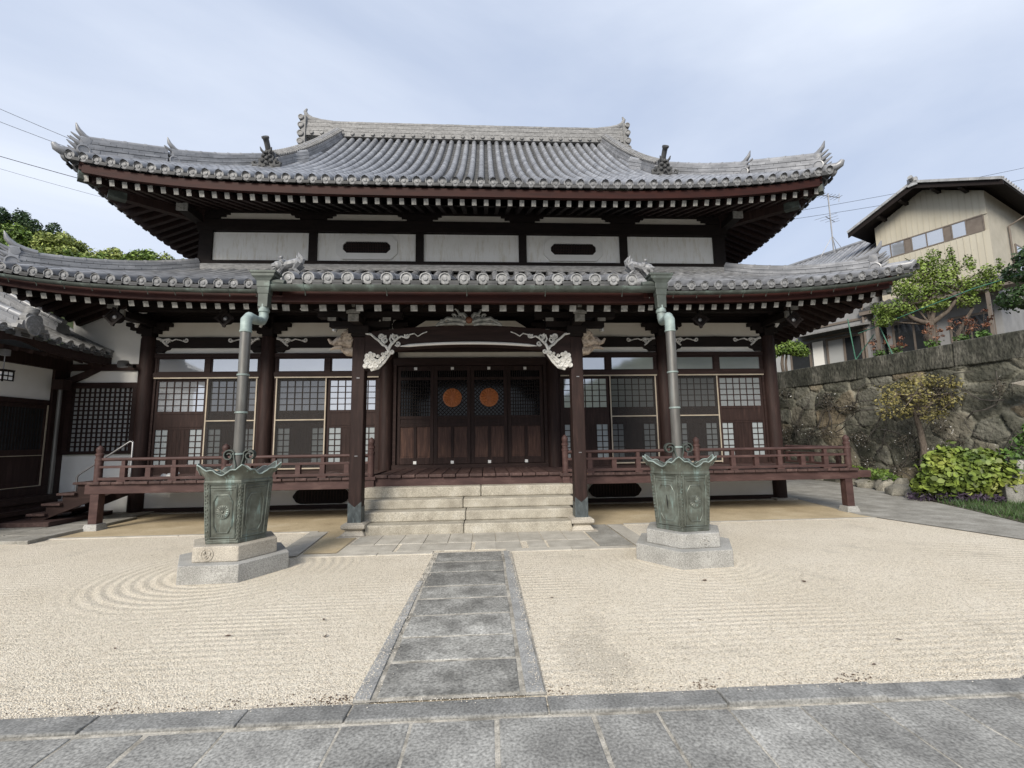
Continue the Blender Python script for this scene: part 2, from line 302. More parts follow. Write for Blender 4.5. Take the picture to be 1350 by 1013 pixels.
LEAF = leafm('leaf_green', (.040, .085, .018), (.075, .145, .028), (.125, .20, .040))
LEAFD = leafm('leaf_dark', (.018, .042, .014), (.034, .070, .020), (.060, .105, .028))
LEAFB = leafm('leaf_bright', (.070, .125, .022), (.13, .20, .036), (.215, .28, .065))
LEAFG = leafm('leaf_garden_tree', (.075, .125, .020), (.14, .205, .036), (.24, .30, .07))
LEAFY = leafm('leaf_yellow', (.090, .082, .026), (.165, .145, .048), (.27, .235, .085))
LEAFH = leafm('leaf_hydrangea', (.070, .115, .022), (.155, .205, .036), (.31, .325, .080))
LEAFP = leafm('leaf_purple', (.020, .015, .026), (.038, .026, .046), (.070, .050, .078))
GRASSM = leafm('grass_blade', (.028, .062, .018), (.050, .098, .028), (.095, .15, .048))
FLOWERW = leafm('white_flower', (.55, .54, .52), (.70, .69, .68), (.80, .80, .78))
FLOWERO = leafm('dried_orange_flower', (.11, .045, .028), (.20, .085, .048), (.30, .16, .09))
GREENP = mat('green_stake', [(.3, (.04, .15, .10)), (.7, (.09, .24, .17))], 3, .5)
SOIL = mat('soil', [(.3, (.06, .05, .035)), (.7, (.13, .11, .08))], 3, .95, .6, 20, .03)
CX = -.37

# ================================================================ TEMPLE HALL
T = thing('temple_hall', 'two-tiered wooden temple hall with grey tiled roofs, white panels and a railed veranda', 'temple', (CX, 11, 0))
def tp(mb, name, m, smooth=False, bevel=0, parent=None):       # a part of the hall, built in world coordinates
    o = mb.build(name, m, None, smooth, bevel); o.parent = parent or T
    if parent is None: o.matrix_parent_inverse = Matrix.Translation(-Vector((CX, 11, 0)))
    return o

def tp_split(mb, name, m, key=lambda c: c.x < CX, **kw):
    """one part per group of loose pieces (left / right by default)"""
    par = list(range(len(mb.v)))
    def find(a):
        while par[a] != a: par[a] = par[par[a]]; a = par[a]
        return a
    for f in mb.f:
        r = find(f[0])
        for i in f[1:]: par[find(i)] = r
    cen = {}
    for i, p in enumerate(mb.v): r = find(i); q = cen.setdefault(r, [0, 0, 0, 0]); q[0] += p[0]; q[1] += p[1]; q[2] += p[2]; q[3] += 1
    grp = {r: key(Vector(q[:3]) / q[3]) for r, q in cen.items()}; out = {}
    for f, mi in zip(mb.f, mb.m):
        b, ix = out.setdefault(grp[find(f[0])], (MB(), {})); nf = []
        for i in f:
            if i not in ix: ix[i] = len(b.v); b.v.append(mb.v[i])
            nf.append(ix[i])
        b.f.append(tuple(nf)); b.m.append(mi)
    return [tp(b, name, m, **kw) for b, _ in out.values()]
def tile_slope(rows, side, out, cover, pan, disc, step=.3, r=.078, discr=.086, ends=True, top_trim=None):
    """rows: functions t->point (eave to top) with their length; builds cover tiles, pans and eave discs"""
    side = Vector(side); out = Vector(out).normalized(); prev = None
    for fn, L_ in rows:
        n = max(1, int(round(L_ / step)))
        P = [Vector(fn(i / n)) for i in range(n + 1)]
        v = []; K = 7
        rings = []
        for i in range(n):
            t = (P[i + 1] - P[i]).normalized(); nn = side.cross(t)
            if nn.z < 0: nn = -nn
            j_ = random.uniform(-.003, .003)
            for p, rad in ((P[i] - t * .012, r * 1.025 + j_ * .5), (P[i + 1], r * .985 + j_ * .5)):
                rings.append([p + side * (math.cos(q) * rad) + nn * (math.sin(q) * rad * 1.22) for q in [R(-15 + 210 * k / (K - 1)) for k in range(K)]])
        for rg in rings: v += rg
        f = [(i * K + k, i * K + k + 1, (i + 1) * K + k + 1, (i + 1) * K + k) for i in range(0, len(rings) - 1, 2) for k in range(K - 1)]
        cover.add(v, f)
        if ends:
            t0 = (P[1] - P[0]).normalized()
            ax = (out * 1.0 - Vector((0, 0, .12))).normalized()
            cover.lathe([(discr, -.07), (discr, 0), (discr * .82, .003), (discr * .79, -.016), (discr * .42, -.014), (discr * .36, .0), (.004, .003)], P[0] + ax * .02, 14, axis=ax, mi=1)
        if prev is not None:
            Q, m_ = prev
            k = min(n, m_) if n != m_ else n
            lv = []; lf = []
            for i in range(k):
                a0, a1 = Q[i], P[i]; b0, b1 = Q[i + 1], P[i + 1]
                up = Vector((0, 0, .018 + random.uniform(-.004, .004)))
                for l0, l1, d in ((a0, a1, up), (b0, b1, Vector((0, 0, -.012)))):
                    lv += [l0 + d, (l0 + l1) / 2 + d - Vector((0, 0, .035)), l1 + d]
            for i in range(2 * k - 1):
                o = i * 3
                lf += [(o, o + 1, o + 4, o + 3), (o + 1, o + 2, o + 5, o + 4)]
            pan.add(lv, lf)
            if n != m_:      # the longer row keeps its own half pan up to the hip
                LQ, SQ = (Q, P) if m_ > n else (P, Q)
                pan.add([LQ[k], LQ[-1], SQ[k]], [(0, 1, 2)])
            if ends:
                mid = (Q[0] + P[0]) / 2; dz = (P[0].z - Q[0].z)
                sd = (P[0] - Q[0]).normalized()
                pan.beam(mid - sd * .085 + out * .012 - Vector((0, 0, .058)), mid + sd * .085 + out * .012 - Vector((0, 0, .058)), .03, .042)
                pan.beam(mid - sd * .075 + out * .02 - Vector((0, 0, .098)), mid + sd * .075 + out * .02 - Vector((0, 0, .098)), .03, .026)
        prev = (P, n)

def smooth01(x): x = max(0, min(1, x)); return x * x * (3 - 2 * x)
# ---- upper roof
UE, UR = 9.85, 16.7; USP = 8.9; UZ, UH = 7.42, 5.78; UG = 5.45
def uprof(d): t = d / (UR - UE); return UH * (.72 * t + .28 * t * t)
def usurf(x, y):              # height of the upper tile surface; x relative to CX
    df = y - UE; ds = USP - abs(x); db = (2 * UR - UE) - y
    if abs(x) < UG: d = min(df, db)
    else: d = min(df, db, ds)
    d = max(d, 0)
    if d == ds and d != df: u = abs(y - UR) / (UR - UE)
    else: u = abs(x) / USP
    return UZ + uprof(d) + .52 * u ** 4 * (1 - smooth01((d - .6) / 3.2))
def row_front(x):
    ax = abs(x - CX); top = UR - .12 if ax < UG else UE + (USP - ax)
    return (lambda t: (x, lerp(UE, top, t), usurf(x - CX, lerp(UE, top, t)))), max((top - UE) * 1.25, .05)
cov, pan, dsc = MB(), MB(), MB()
xs = [CX + (i - 30) * .29 for i in range(61)]
tile_slope([row_front(x) for x in xs], (1, 0, 0), (0, -1, 0), cov, pan, dsc, r=.092, discr=.103)
for sgn in (-1, 1):           # the skirts at the two ends
    def row_side(y):
        dm = min(y - UE, 2 * UR - UE - y, USP - UG + .25)
        return (lambda t: (CX + sgn * (USP - dm * t), y, UZ + uprof(dm * t) + .52 * (abs(y - UR) / (UR - UE)) ** 4 * (1 - smooth01((dm * t - .6) / 3.2)))), max(dm * 1.25, .05)
    tile_slope([row_side(UE + .1 + i * .29) for i in range(47)], (0, 1, 0), (sgn, 0, 0), cov, pan, dsc, r=.092, discr=.103)
# back slope
pan.add([(CX - USP, 2 * UR - UE, UZ), (CX + USP, 2 * UR - UE, UZ), (CX + UG, UR + .1, UZ + UH - .05), (CX - UG, UR + .1, UZ + UH - .05)], [(0, 1, 2, 3)])
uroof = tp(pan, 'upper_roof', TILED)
tp(cov, 'cover_tiles', [TILE, DISC], 45, parent=uroof)
# gable walls under the verge
g = MB()
for sgn in (-1, 1):
    xg = CX + sgn * (UG - .35); yy = [UE + 3.0 + i * (2 * (UR - UE) - 6.0) / 20 for i in range(21)]
    poly = [(y, usurf(0, y) - .12) for y in yy]
    g.prism([(yy[0], UZ + 2.0)] + poly + [(yy[-1], UZ + 2.0)], (xg, 0, 0), (0, 1, 0), (0, 0, 1), (sgn * -.12, 0, 0))
tp_split(g, 'gable_wall', STAINED)
g = MB()
for sgn in (-1, 1):
    for ya, yb in ((UE + 2.2, UR - .05), (2 * UR - UE - 2.2, UR + .05)):
        pts = [(CX + sgn * (UG + .12), lerp(ya, yb, t / 10), usurf(0, lerp(ya, yb, t / 10)) - .22) for t in range(11)]
        g.sweep(pts, [(-.05, -.2), (.05, -.2), (.05, .12), (-.05, .12)])
tp_split(g, 'bargeboard', BLACKW, key=lambda c: (c.x < CX, c.y < UR))

# ---- ridges: stacked flat tiles with a round cap
def ridge(pts, w_, h, layers, name, capr=.085, m=TILE, parent=None, base_drop=.10, mb=None):
    mb = MB() if mb is None else mb
    lh = (h) / layers; B_ = [Vector(p) for p in pts]
    cum = [0]
    for i in range(len(B_) - 1): cum.append(cum[-1] + (B_[i + 1] - B_[i]).length)
    def along(d):
        d = max(0, min(cum[-1], d))
        for i in range(len(B_) - 1):
            if d <= cum[i + 1] or i == len(B_) - 2: return B_[i].lerp(B_[i + 1], (d - cum[i]) / max(1e-6, cum[i + 1] - cum[i]))
    for k in range(layers):
        ww = w_ / 2 * (1 - .25 * k / layers) + (.010 if k % 2 else 0)
        z0 = -base_drop if k == 0 else k * lh + .001
        d = -.3 * ((k * .37) % 1)
        while d < cum[-1]:
            a, b = max(d, 0), min(d + .31, cum[-1]); d += .31
            if b - a < .02: continue
            e = random.uniform(-.005, .005)
            mb.sweep([along(a + .003), along((a + b) / 2), along(b - .003)], [(-ww - e, z0), (ww + e, z0), (ww + e, (k + 1) * lh - .013), (-ww - e, (k + 1) * lh - .013)])
        if k < layers - 1: mb.sweep(B_, [(-ww * .9, (k + 1) * lh - .0135), (ww * .9, (k + 1) * lh - .0135), (ww * .9, (k + 1) * lh + .0012), (-ww * .9, (k + 1) * lh + .0012)])
    top = [Vector(p) + Vector((0, 0, h + capr * .35)) for p in pts]
    # the cap in short overlapping lengths
    tot = sum((top[i + 1] - top[i]).length for i in range(len(top) - 1)); n = max(2, int(tot / .33))
    def at(s):
        s *= tot
        for i in range(len(top) - 1):
            l_ = (top[i + 1] - top[i]).length
            if s <= l_ or i == len(top) - 2: return top[i] + (top[i + 1] - top[i]) * min(1, s / l_)
            s -= l_
    P = []; rs = []
    for i in range(n):
        P += [at(i / n), at((i + .86) / n), at((i + .87) / n), at((i + .995) / n)]; rs += [capr, capr, capr * 1.13, capr * 1.13]
    mb.tube(P, rs, 10)
    return mb
mb = MB()
RX = CX - .25
rp_ = [(RX + sx * 6.15 * 1.0, UR, 13.18 + .04 * abs(sx) ** 4) for sx in np.linspace(-1, 1, 21)]
ridge(rp_, .62, .56, 6, '', .10, mb=mb)
for i in range(32):
    x = RX - 5.9 + i * (11.8 / 31); z = 13.17 + .04 * (abs(x - RX) / 6.15) ** 4
    mb.lathe([(.075, -.3), (.075, 0), (.06, .002), (.056, -.01), (.004, -.006)], (x, UR - .36, z + .02), 10, axis=(0, -1, 0))
tp(mb, 'main_ridge', TILEP, 50)

ONI = [(-.50, 0), (-.46, .16), (-.36, .13), (-.33, .30), (-.24, .34), (-.27, .50), (-.19, .62), (-.24, .76), (-.13, .72), (-.08, .84), (0, .78), (.08, .84), (.13, .72), (.24, .76), (.19, .62), (.27, .50), (.24, .34), (.33, .30), (.36, .13), (.46, .16), (.50, 0), (.2, -.02), (.12, .06), (-.12, .06), (-.2, -.02)]
def onigawara(name, p, out, s, kind='face', parent=None, m=None):
    """demon tile facing 'out' (horizontal): a face under a projecting round tile, or a hip end with drums and a curved horn"""
    o = Vector(out).normalized(); u = Vector((-o.y, o.x, 0)); p = Vector(p); mb = MB(); Z = Vector((0, 0, 1))
    q = lambda a, b, c: p + u * a * s + Z * b * s + o * c * s
    if kind == 'face':
        mb.prism([(a * s, b * s) for a, b in ONI], p, u, (0, 0, 1), o * .20 * s)
        for a, b, rr in ((-.13, .52, .10), (.13, .52, .10), (0, .40, .11), (-.17, .28, .10), (.17, .28, .10), (0, .20, .10), (0, .66, .09)):
            mb.lathe([(rr * s, -.05 * s), (rr * s * .92, .05 * s), (rr * s * .55, .11 * s), (.004, .13 * s)], q(a, b, .18), 9, axis=o)
        for a in (-.06, .06): mb.tube([q(a, .18, .26), q(a * 1.3, .08, .30)], [.03 * s, .006], 5)
        for sg in (-1, 1):
            mb.tube([q(sg * .10, .62, .24), q(sg * .20, .72, .30), q(sg * .24, .84, .34)], [.06 * s, .05 * s, .012], 7)
            mb.tube([q(sg * .26, .10, .12), q(sg * .40, .02, .2), q(sg * .54, .06, .2), q(sg * .58, .20, .2), q(sg * .48, .26, .2), q(sg * .44, .18, .2)], [.09 * s, .085 * s, .075 * s, .06 * s, .045 * s, .03 * s], 8)
            mb.lathe([(.13 * s, -.08 * s), (.13 * s, .08 * s), (.05 * s, .10 * s)], q(sg * .30, .38, .02), 12, axis=u * sg)
        mb.tube([q(0, .66, -.25), q(0, .74, .0), q(0, .92, .16), q(0, 1.10, .30), q(0, 1.22, .42)], [.14 * s, .13 * s, .115 * s, .115 * s, .125 * s], 12)
        mb.lathe([(.15 * s, -.02), (.15 * s, .05 * s), (.11 * s, .055 * s), (.10 * s, .03 * s), (.004, .035 * s)], q(0, 1.21, .42), 14, axis=(o + Z * .9))
    else:
        mb.prism([(-.26 * s, -.12 * s), (.26 * s, -.12 * s), (.30 * s, .20 * s), (.24 * s, .52 * s), (.14 * s, .70 * s), (-.14 * s, .70 * s), (-.24 * s, .52 * s), (-.30 * s, .20 * s)], q(0, 0, -.16), u, (0, 0, 1), o * .26 * s)
        for sg in (-1, 1):      # rolled side scrolls
            mb.lathe([(.21 * s, -.05 * s), (.21 * s, .10 * s), (.17 * s, .11 * s), (.15 * s, .08 * s), (.02 * s, .08 * s)], q(sg * .24, .08, -.02), 14, axis=u * sg)
            mb.lathe([(.14 * s, -.05 * s), (.14 * s, .08 * s), (.02 * s, .09 * s)], q(sg * .20, .50, -.06), 12, axis=u * sg)
            for b, c, l_ in ((.12, .12, .30), (.34, .12, .34), (.54, .08, .30)):
                mb.tube([q(sg * .14, b, c - .05), q(sg * .17, b + .05, c + .12), q(sg * .16, b + .16, c + l_)], [.085 * s, .06 * s, .012], 7)
        for b in (.16, .40): mb.lathe([(.12 * s, -.05), (.10 * s, .08 * s), (.01, .15 * s)], q(0, b, .10), 9, axis=o)
        mb.tube([q(0, .62, -.62), q(0, .66, -.30), q(0, .76, -.02), q(0, .98, .18), q(0, 1.22, .26)], [.125 * s, .13 * s, .12 * s, .085 * s, .02 * s], 10)
    return tp(mb, name, m or (TILED if kind == 'face' else TILE), 35, parent=parent)
# main ridge ends: stacked scrolled tile with a curled cap
for sg in (-1, 1):
    mb = MB(); x = RX + sg * 6.12
    prof = [(0, -.50), (.22, -.56), (.26, -.40), (.13, -.30), (.22, -.22), (.24, .0), (.13, .08), (.20, .16), (.22, .36), (.12, .44), (.18, .50), (.20, .62), (.05, .66), (0, .66)]
    mb.prism([(a * sg, b) for a, b in prof], (x, UR - .36, 13.24), (1, 0, 0), (0, 0, 1), (0, .72, 0))
    for zz, rr in ((-.42, .12), (-.10, .12), (.24, .11), (.56, .10)):
        mb.lathe([(rr, -.41), (rr, .41), (rr * .7, .42), (rr * .6, .40)], (x + sg * .17, UR, 13.24 + zz), 12, axis=(0, -1, 0))
    mb.tube([(x - sg * .9, UR, 13.83), (x - sg * .45, UR, 13.88), (x - sg * .1, UR, 13.97), (x + sg * .10, UR, 14.12), (x + sg * .17, UR, 14.30), (x + sg * .11, UR, 14.42)], [.10, .11, .11, .09, .065, .03], 10)
    tp(mb, 'ridge_end_tile', TILEP, 35)
# descending ridges
for sg in (-1, 1):
    n = 22; mb = MB()
    pts = []
    for i in range(n + 1):
        t = i / n; y = lerp(12.25, UR - .1, t); x = CX + sg * (5.58 - .42 * t ** 1.4)
        pts.append((x, y, usurf(x - CX if abs(x - CX) < UG else sg * (UG - .01), y)))
    ridge(pts, .46, .40, 4, '', .10, mb=mb)
    kr = tp(mb, 'descending_ridge', TILE, 50)
    # cross cap tiles seen as a twisted edge
    mb = MB()
    for i in range(34):
        t = (i + .5) / 34; y = lerp(12.3, UR - .12, t); x = CX + sg * (5.58 - .42 * t ** 1.4); z = usurf(sg * 5.3, y) + .48
        mb.tube([(x - .2, y, z - .03), (x, y, z + .075), (x + .2, y, z - .03)], .042, 7)
    tp(mb, 'edge_tiles', TILEP, 50, parent=kr)
    x, y = CX + sg * 5.58, 12.2
    onigawara('ridge_end_tile', (x, y - .05, usurf(sg * 5.3, y) - .02), (0, -1, 0), .64)
    # hip ridges, in two lengths
    def hip(k): return Vector((CX + sg * (USP - k), UE + k, usurf(sg * (USP - k - .001), UE + k)))
    o = Vector((sg, -1, 0)).normalized()
    for k0, k1, h, s in ((.22, 1.30, .34, .58), (1.38, 3.75, .31, .56)):
        mb = MB(); pts = [hip(lerp(k0, k1, i / 8)) + Vector((0, 0, .03)) for i in range(9)]
        pts[0].z += .0
        ridge(pts, .36, h, 5, '', .075, mb=mb)
        hr = tp(mb, 'hip_ridge', TILE, 50)
        onigawara('ridge_end_tile', hip(k0) - o * .02 + Vector((0, 0, .02)), o, s, 'hip')
    # corner nose tile sweeping up
    mb = MB(); c = hip(0)
    mb.tube([hip(.7) + Vector((0, 0, .02)), hip(.3) + Vector((0, 0, .02)), hip(.0) + Vector((0, 0, .05)), c + o * .08 + Vector((0, 0, .09)), c + o * .13 + Vector((0, 0, .17))], [.11, .11, .10, .085, .05], 10)
    tp(mb, 'corner_tile', TILE, 45)

# ---- eave woodwork (both tiers)
ALLR = []     # candidate rafters: (priority, a, b, w, h)
def eave_wood(xs_n, span, ye, zfun, wall_y, wall_z, x0, x1, fas_z, raf_z, pri, skip=None, hs=.105, inset=.18, depth_end=None):
    fas = MB(); pts = [(CX + x, ye + .10, zfun(x)) for x in np.linspace(x0, x1, xs_n)]
    fas.sweep(pts, [(-.05, fas_z[0]), (.05, fas_z[0]), (.05, fas_z[1]), (-.05, fas_z[1])])
    n = int((x1 - x0) / .275)
    for i in range(n + 1):
        x = x0 + (x1 - x0) * i / n
        if skip and skip(x): continue
        ze = zfun(x); yb = depth_end(x) if depth_end else wall_y
        zb = lerp(ze + (raf_z[0] + raf_z[1]) / 2, wall_z, (yb - ye) / (wall_y - ye))
        ALLR.append((pri + abs(x) * .01, (CX + x, ye + inset, ze + (raf_z[0] + raf_z[1]) / 2), (CX + x, yb, zb), hs, raf_z[1] - raf_z[0]))
    return fas
def uez(x): return UZ + .52 * (min(abs(x), USP) / USP) ** 4
# upper: fascia, soffit
fas = eave_wood(31, USP, UE, uez, 11.8, 7.72, -USP + .42, USP - .42, (-.32, -.13), (-.46, -.325), 30, depth_end=lambda x: min(11.8, UE + .45 + (USP - abs(x)) * 1.0))
side_r = MB()
for sg in (-1, 1):
    pts = [(CX + sg * (USP - .36), UE + .1 + (2 * (UR - UE) - .2) * i / 30, UZ + .52 * (abs(i - 15) / 15) ** 4) for i in range(31)]
    fas.sweep(pts, [(-.05, -.32), (.05, -.32), (.05, -.13), (-.05, -.13)])
    for i in range(50):
        y = UE + .3 + i * .265; e = .52 * (abs(y - UR) / (UR - UE)) ** 4; xi = max(6.95, USP - .45 - (y - UE)) if y < UR else 6.95
        side_r.beam((CX + sg * (USP - .44), y, UZ + e - .40), (CX + sg * xi, y, lerp(UZ + e - .40, 7.72, (USP - xi) / 1.95)), .105, .15, mi=0, endmi=1)
tp(fas, 'eave_board', REDW)
sof = MB()
def soffit(sof, span, ye, yr, zf, inner_x, inner_y, zi):
    n = 24
    for sg in (None,):
        a = [(CX + lerp(-span + .12, span - .12, i / n), ye + .12, zf(lerp(-span, span, i / n)) - .34) for i in range(n + 1)]
        b = [(CX + lerp(-inner_x, inner_x, i / n), inner_y, zi) for i in range(n + 1)]
        sof.add(a + b, [(i, i + 1, n + 2 + i, n + 1 + i) for i in range(n)])
    yb = 2 * yr - ye
    for sg in (-1, 1):
        a = [(CX + sg * (span - .12), lerp(ye + .12, yb - .12, i / n), zf(0) + (zf(span) - zf(0)) * (abs(i - n / 2) / (n / 2)) ** 4 - .34) for i in range(n + 1)]
        b = [(CX + sg * inner_x, lerp(inner_y, 2 * yr - inner_y, i / n), zi) for i in range(n + 1)]
        sof.add(a + b, [(i, i + 1, n + 2 + i, n + 1 + i) for i in range(n)])
soffit(sof, USP - .40, UE + .30, UR, uez, 6.9, 11.85, 7.86)
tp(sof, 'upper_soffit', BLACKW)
# hip rafters with verdigris caps
hr = MB(); hc = MB()
for sg in (-1, 1):
    a = Vector((CX + sg * (USP - .30), UE + .26, UZ + .52 - .36)); b = Vector((CX + sg * 6.9, 11.85, 7.62))
    hr.beam(a, b, .2, .26); d = (a - b).normalized()
    hr.beam(a - d * .5 - Vector((0, 0, .22)), b - Vector((0, 0, .22)), .18, .22)
    hc.beam(a + d * .10, a - d * .32, .23, .29); hc.beam(a - d * .42 - Vector((0, 0, .22)), a - d * .75 - Vector((0, 0, .22)), .21, .25)
# upper walls
WY = 11.75; WX = 7.0
um = MB(); 
um.box(CX - WX, CX + WX, WY + .10, WY + .25, 5.4, 7.9); tp(um, 'upper_wall_core', BLACKW)
pw = MB()
posts = [-6.82, -4.15, -1.35, 1.40, 4.18, 6.84]
upx = [-6.88, -4.15, -1.36, 1.40, 4.18, 6.88]
for i in range(5):
    a, b = CX + upx[i] + .10, CX + upx[i + 1] - .10
    pw = MB(); pw.box(a, b, WY + .05, WY + .11, 6.27, 7.06)
    if i in (1, 3):
        c = (a + b) / 2
    tp(pw, 'plaster_panel', STAINED)
    st = MB(); st.box(a + .05, b - .05, WY + .02, WY + .1, 7.39, 7.58); tp(st, 'frieze_panel', CREAM)
up = MB()
for x in upx: up.box(CX + x - .105 - (.06 if abs(x) > 6 else 0), CX + x + .105 + (.06 if abs(x) > 6 else 0), WY - .02, WY + .12, 5.9, 7.85)
up.box(CX - WX - .1, CX + WX + .1, WY - .05, WY + .09, 7.075, 7.385)
up.box(CX - WX - .05, CX + WX + .05, WY - .06, WY + .09, 6.12, 6.26)
up.box(CX - WX - .1, CX + WX + .1, WY - .04, WY + .09, 7.585, 7.95)
for x in upx:      # boat-shaped bracket arms
    for dz, hw in ((7.40, .34), (7.46, .48), (7.525, .58)):
        up.box(CX + x - hw, CX + x + hw, WY - .055, WY + .08, dz, dz + .06)
tp(up, 'upper_frame', BLACKW)
for i in (1, 3):   # octagonal louvre windows
    c = CX + (upx[i] + upx[i + 1]) / 2; z = 6.665
    def octo(hw, hh, ch): return [(-hw, -hh + ch), (-hw + ch, -hh), (hw - ch, -hh), (hw, -hh + ch), (hw, hh - ch), (hw - ch, hh), (-hw + ch, hh), (-hw, hh - ch)]
    fr = MB(); outer, inner = octo(.80, .335, .17), octo(.62, .16, .10)
    vs = [(c + a, WY + .0, z + b) for a, b in outer] + [(c + a, WY + .0, z + b) for a, b in inner] + [(c + a, WY + .08, z + b) for a, b in outer] + [(c + a, WY + .1, z + b) for a, b in inner]
    fs = []
    for k in range(8):
        q = (k + 1) % 8; fs += [(k, q, 8 + q, 8 + k), (k, 16 + k, 16 + q, q), (8 + k, 8 + q, 24 + q, 24 + k)]
    fr.add(vs, fs); ow = tp(fr, 'octagonal_window', WHITE)
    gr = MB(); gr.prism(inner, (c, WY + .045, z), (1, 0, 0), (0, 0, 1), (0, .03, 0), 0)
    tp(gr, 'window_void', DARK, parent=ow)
    gr = MB()
    for k in range(27): gr.box(c - .58 + k * .0446 - .006, c - .58 + k * .0446 + .006, WY + .02, WY + .04, z - .158, z + .158)
    for zz in (-.08, 0, .08): gr.box(c - .60, c + .60, WY + .025, WY + .035, z + zz - .008, z + zz + .008)
    tp(gr, 'lattice', WOOD, parent=ow)
bk = MB()           # white painted beam ends at the upper corners
for x in (upx[0], upx[-1]):
    sg = 1 if x > 0 else -1
    bk.box(CX + x - .13 + sg * .18, CX + x + .13 + sg * .18, 11.02, 11.06, 7.26, 7.45); bk.box(CX + x - .11 + sg * .26, CX + x + .11 + sg * .26, 10.92, 10.96, 7.51, 7.59)
tp_split(bk, 'beam_end', ENDW, key=lambda c: round(c.x * 2))
bk = MB()
for x in (upx[0], upx[-1]):
    sg = 1 if x > 0 else -1
    bk.box(CX + x - .12 + sg * .18, CX + x + .12 + sg * .18, 11.07, 11.8, 7.27, 7.44)
bk.box(CX - 6.9, CX + 6.9, 10.97, 11.15, 7.50, 7.66)
tp(bk, 'eave_beam', BLACKW)

# ---- lower roof
LE, LW = 9.0, 11.70; LSP, LWX = 9.52, 7.0; LZ, LTOP = 4.68, 5.95
def lez(x): return LZ + .44 * (min(abs(x), LSP) / LSP) ** 5
def lsurf(t, u): return LZ + (LTOP - LZ) * (.85 * t + .15 * t * t) + .44 * u ** 5 * (1 - smooth01(t * 1.05))
KX0, KX1, KE, KZ = -2.66, 2.86, 6.75, 4.00     # porch roof, x relative to CX
cov, pan, dsc = MB(), MB(), MB()
def low_front(x):
    ax = abs(x); tm = 1 if ax < LWX else (LSP - ax) / (LSP - LWX)
    return (lambda t: (CX + x, lerp(LE, LW, t * tm), lsurf(t * tm, min(ax / LSP, 1)))), max(tm * 3.1, .05)
xl = [(i - 32) * .29 + .05 for i in range(66)]
left = [x for x in xl if x < KX0 - .02]; right = [x for x in xl if x > KX1 + .02]; mid = [x for x in xl if KX0 - .02 <= x <= KX1 + .02]
def lower_part(args):
    c_, p_, d_ = MB(), MB(), MB(); tile_slope(*args, c_, p_, d_, r=.083, discr=.09)
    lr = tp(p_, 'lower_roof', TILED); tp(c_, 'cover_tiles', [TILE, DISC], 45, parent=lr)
lower_part(([low_front(x) for x in left], (1, 0, 0), (0, -1, 0)))
lower_part(([low_front(x) for x in right], (1, 0, 0), (0, -1, 0)))
def kohai_row(x):
    def fn(t):
        y = lerp(KE, LW, t)
        if y < LE + .6: return (CX + x, y, KZ + (y - KE) / (LE + .6 - KE) * (lsurf(.6 / (LW - LE), 0) - KZ))
        return (CX + x, y, lsurf((y - LE) / (LW - LE), 0))
    return fn, 5.3
covk, pank, dsck = MB(), MB(), MB()
tile_slope([kohai_row(x) for x in mid], (1, 0, 0), (0, -1, 0), covk, pank, dsck, r=.082, discr=.094)
for sg in (-1, 1):
    def low_side(y):
        dm = min((y - LE) / (LW - LE), (2 * UR - LE - y) / (LW - LE), 1)
        return (lambda t: (CX + sg * (LSP - (LSP - LWX) * dm * t), y, lsurf(dm * t, abs(y - UR) / (UR - LE)))), max(dm * 2.9, .05)
    lower_part(([low_side(LE + .1 + i * .29) for i in range(53)], (0, 1, 0), (sg, 0, 0)))
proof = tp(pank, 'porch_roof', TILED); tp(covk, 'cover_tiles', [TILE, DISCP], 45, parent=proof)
# flashing where the lower roof meets the upper wall
mb = MB(); mb.box(CX - 7.12, CX + 7.12, WY - .17, WY - .04, 5.96, 6.08); mb.box(CX - 7.14, CX + 7.14, WY - .15, WY - .045, 6.085, 6.13)
for sg in (-1, 1): mb.box(CX + sg * 7.13 - .08, CX + sg * 7.13 + .08, WY - .03, WY + 9, 5.8, 6.13)
tp(mb, 'roof_flashing', TILEP)
# sides of the porch roof
mb = MB()
for xk in (KX0 - .10, KX1 + .10):
    fn, _ = kohai_row(xk); pts = [fn(t / 10 * .46) for t in range(11)]
    mb.sweep(pts, [(-.04, -.28), (.04, -.28), (.04, -.04), (-.04, -.04)])
tp_split(mb, 'verge_board', REDW)
for sg in (-1, 1):
    def hip(t): return Vector((CX + sg * lerp(LSP, LWX, t), lerp(LE, LW, t), lsurf(t, 1 - .28 * t)))
    o = Vector((sg, -1, 0)).normalized(); mb = MB()
    pts = [hip(lerp(.14, 1.0, i / 12)) + Vector((0, 0, .03)) for i in range(13)]
    ridge(pts, .34, .22, 4, '', .07, mb=mb); tp(mb, 'hip_ridge', TILE, 50)
    onigawara('ridge_end_tile', hip(.14), o, .56, 'hip')
    mb = MB(); c = hip(0)
    mb.tube([hip(.3), hip(.12) + Vector((0, 0, .04)), hip(0) + Vector((0, 0, .06)), c + o * .09 + Vector((0, 0, .07)), c + o * .14 + Vector((0, 0, .14))], [.1, .1, .1, .08, .045], 10)
    tp(mb, 'corner_tile', TILE, 45)
fas = eave_wood(31, LSP, LE, lez, 11.0, 5.02, -LSP + .40, LSP - .40, (-.35, -.12), (-.47, -.36), 10, skip=lambda x: KX0 < x < KX1, depth_end=lambda x: min(11.0, LE + .45 + (LSP - abs(x)) * 1.05))
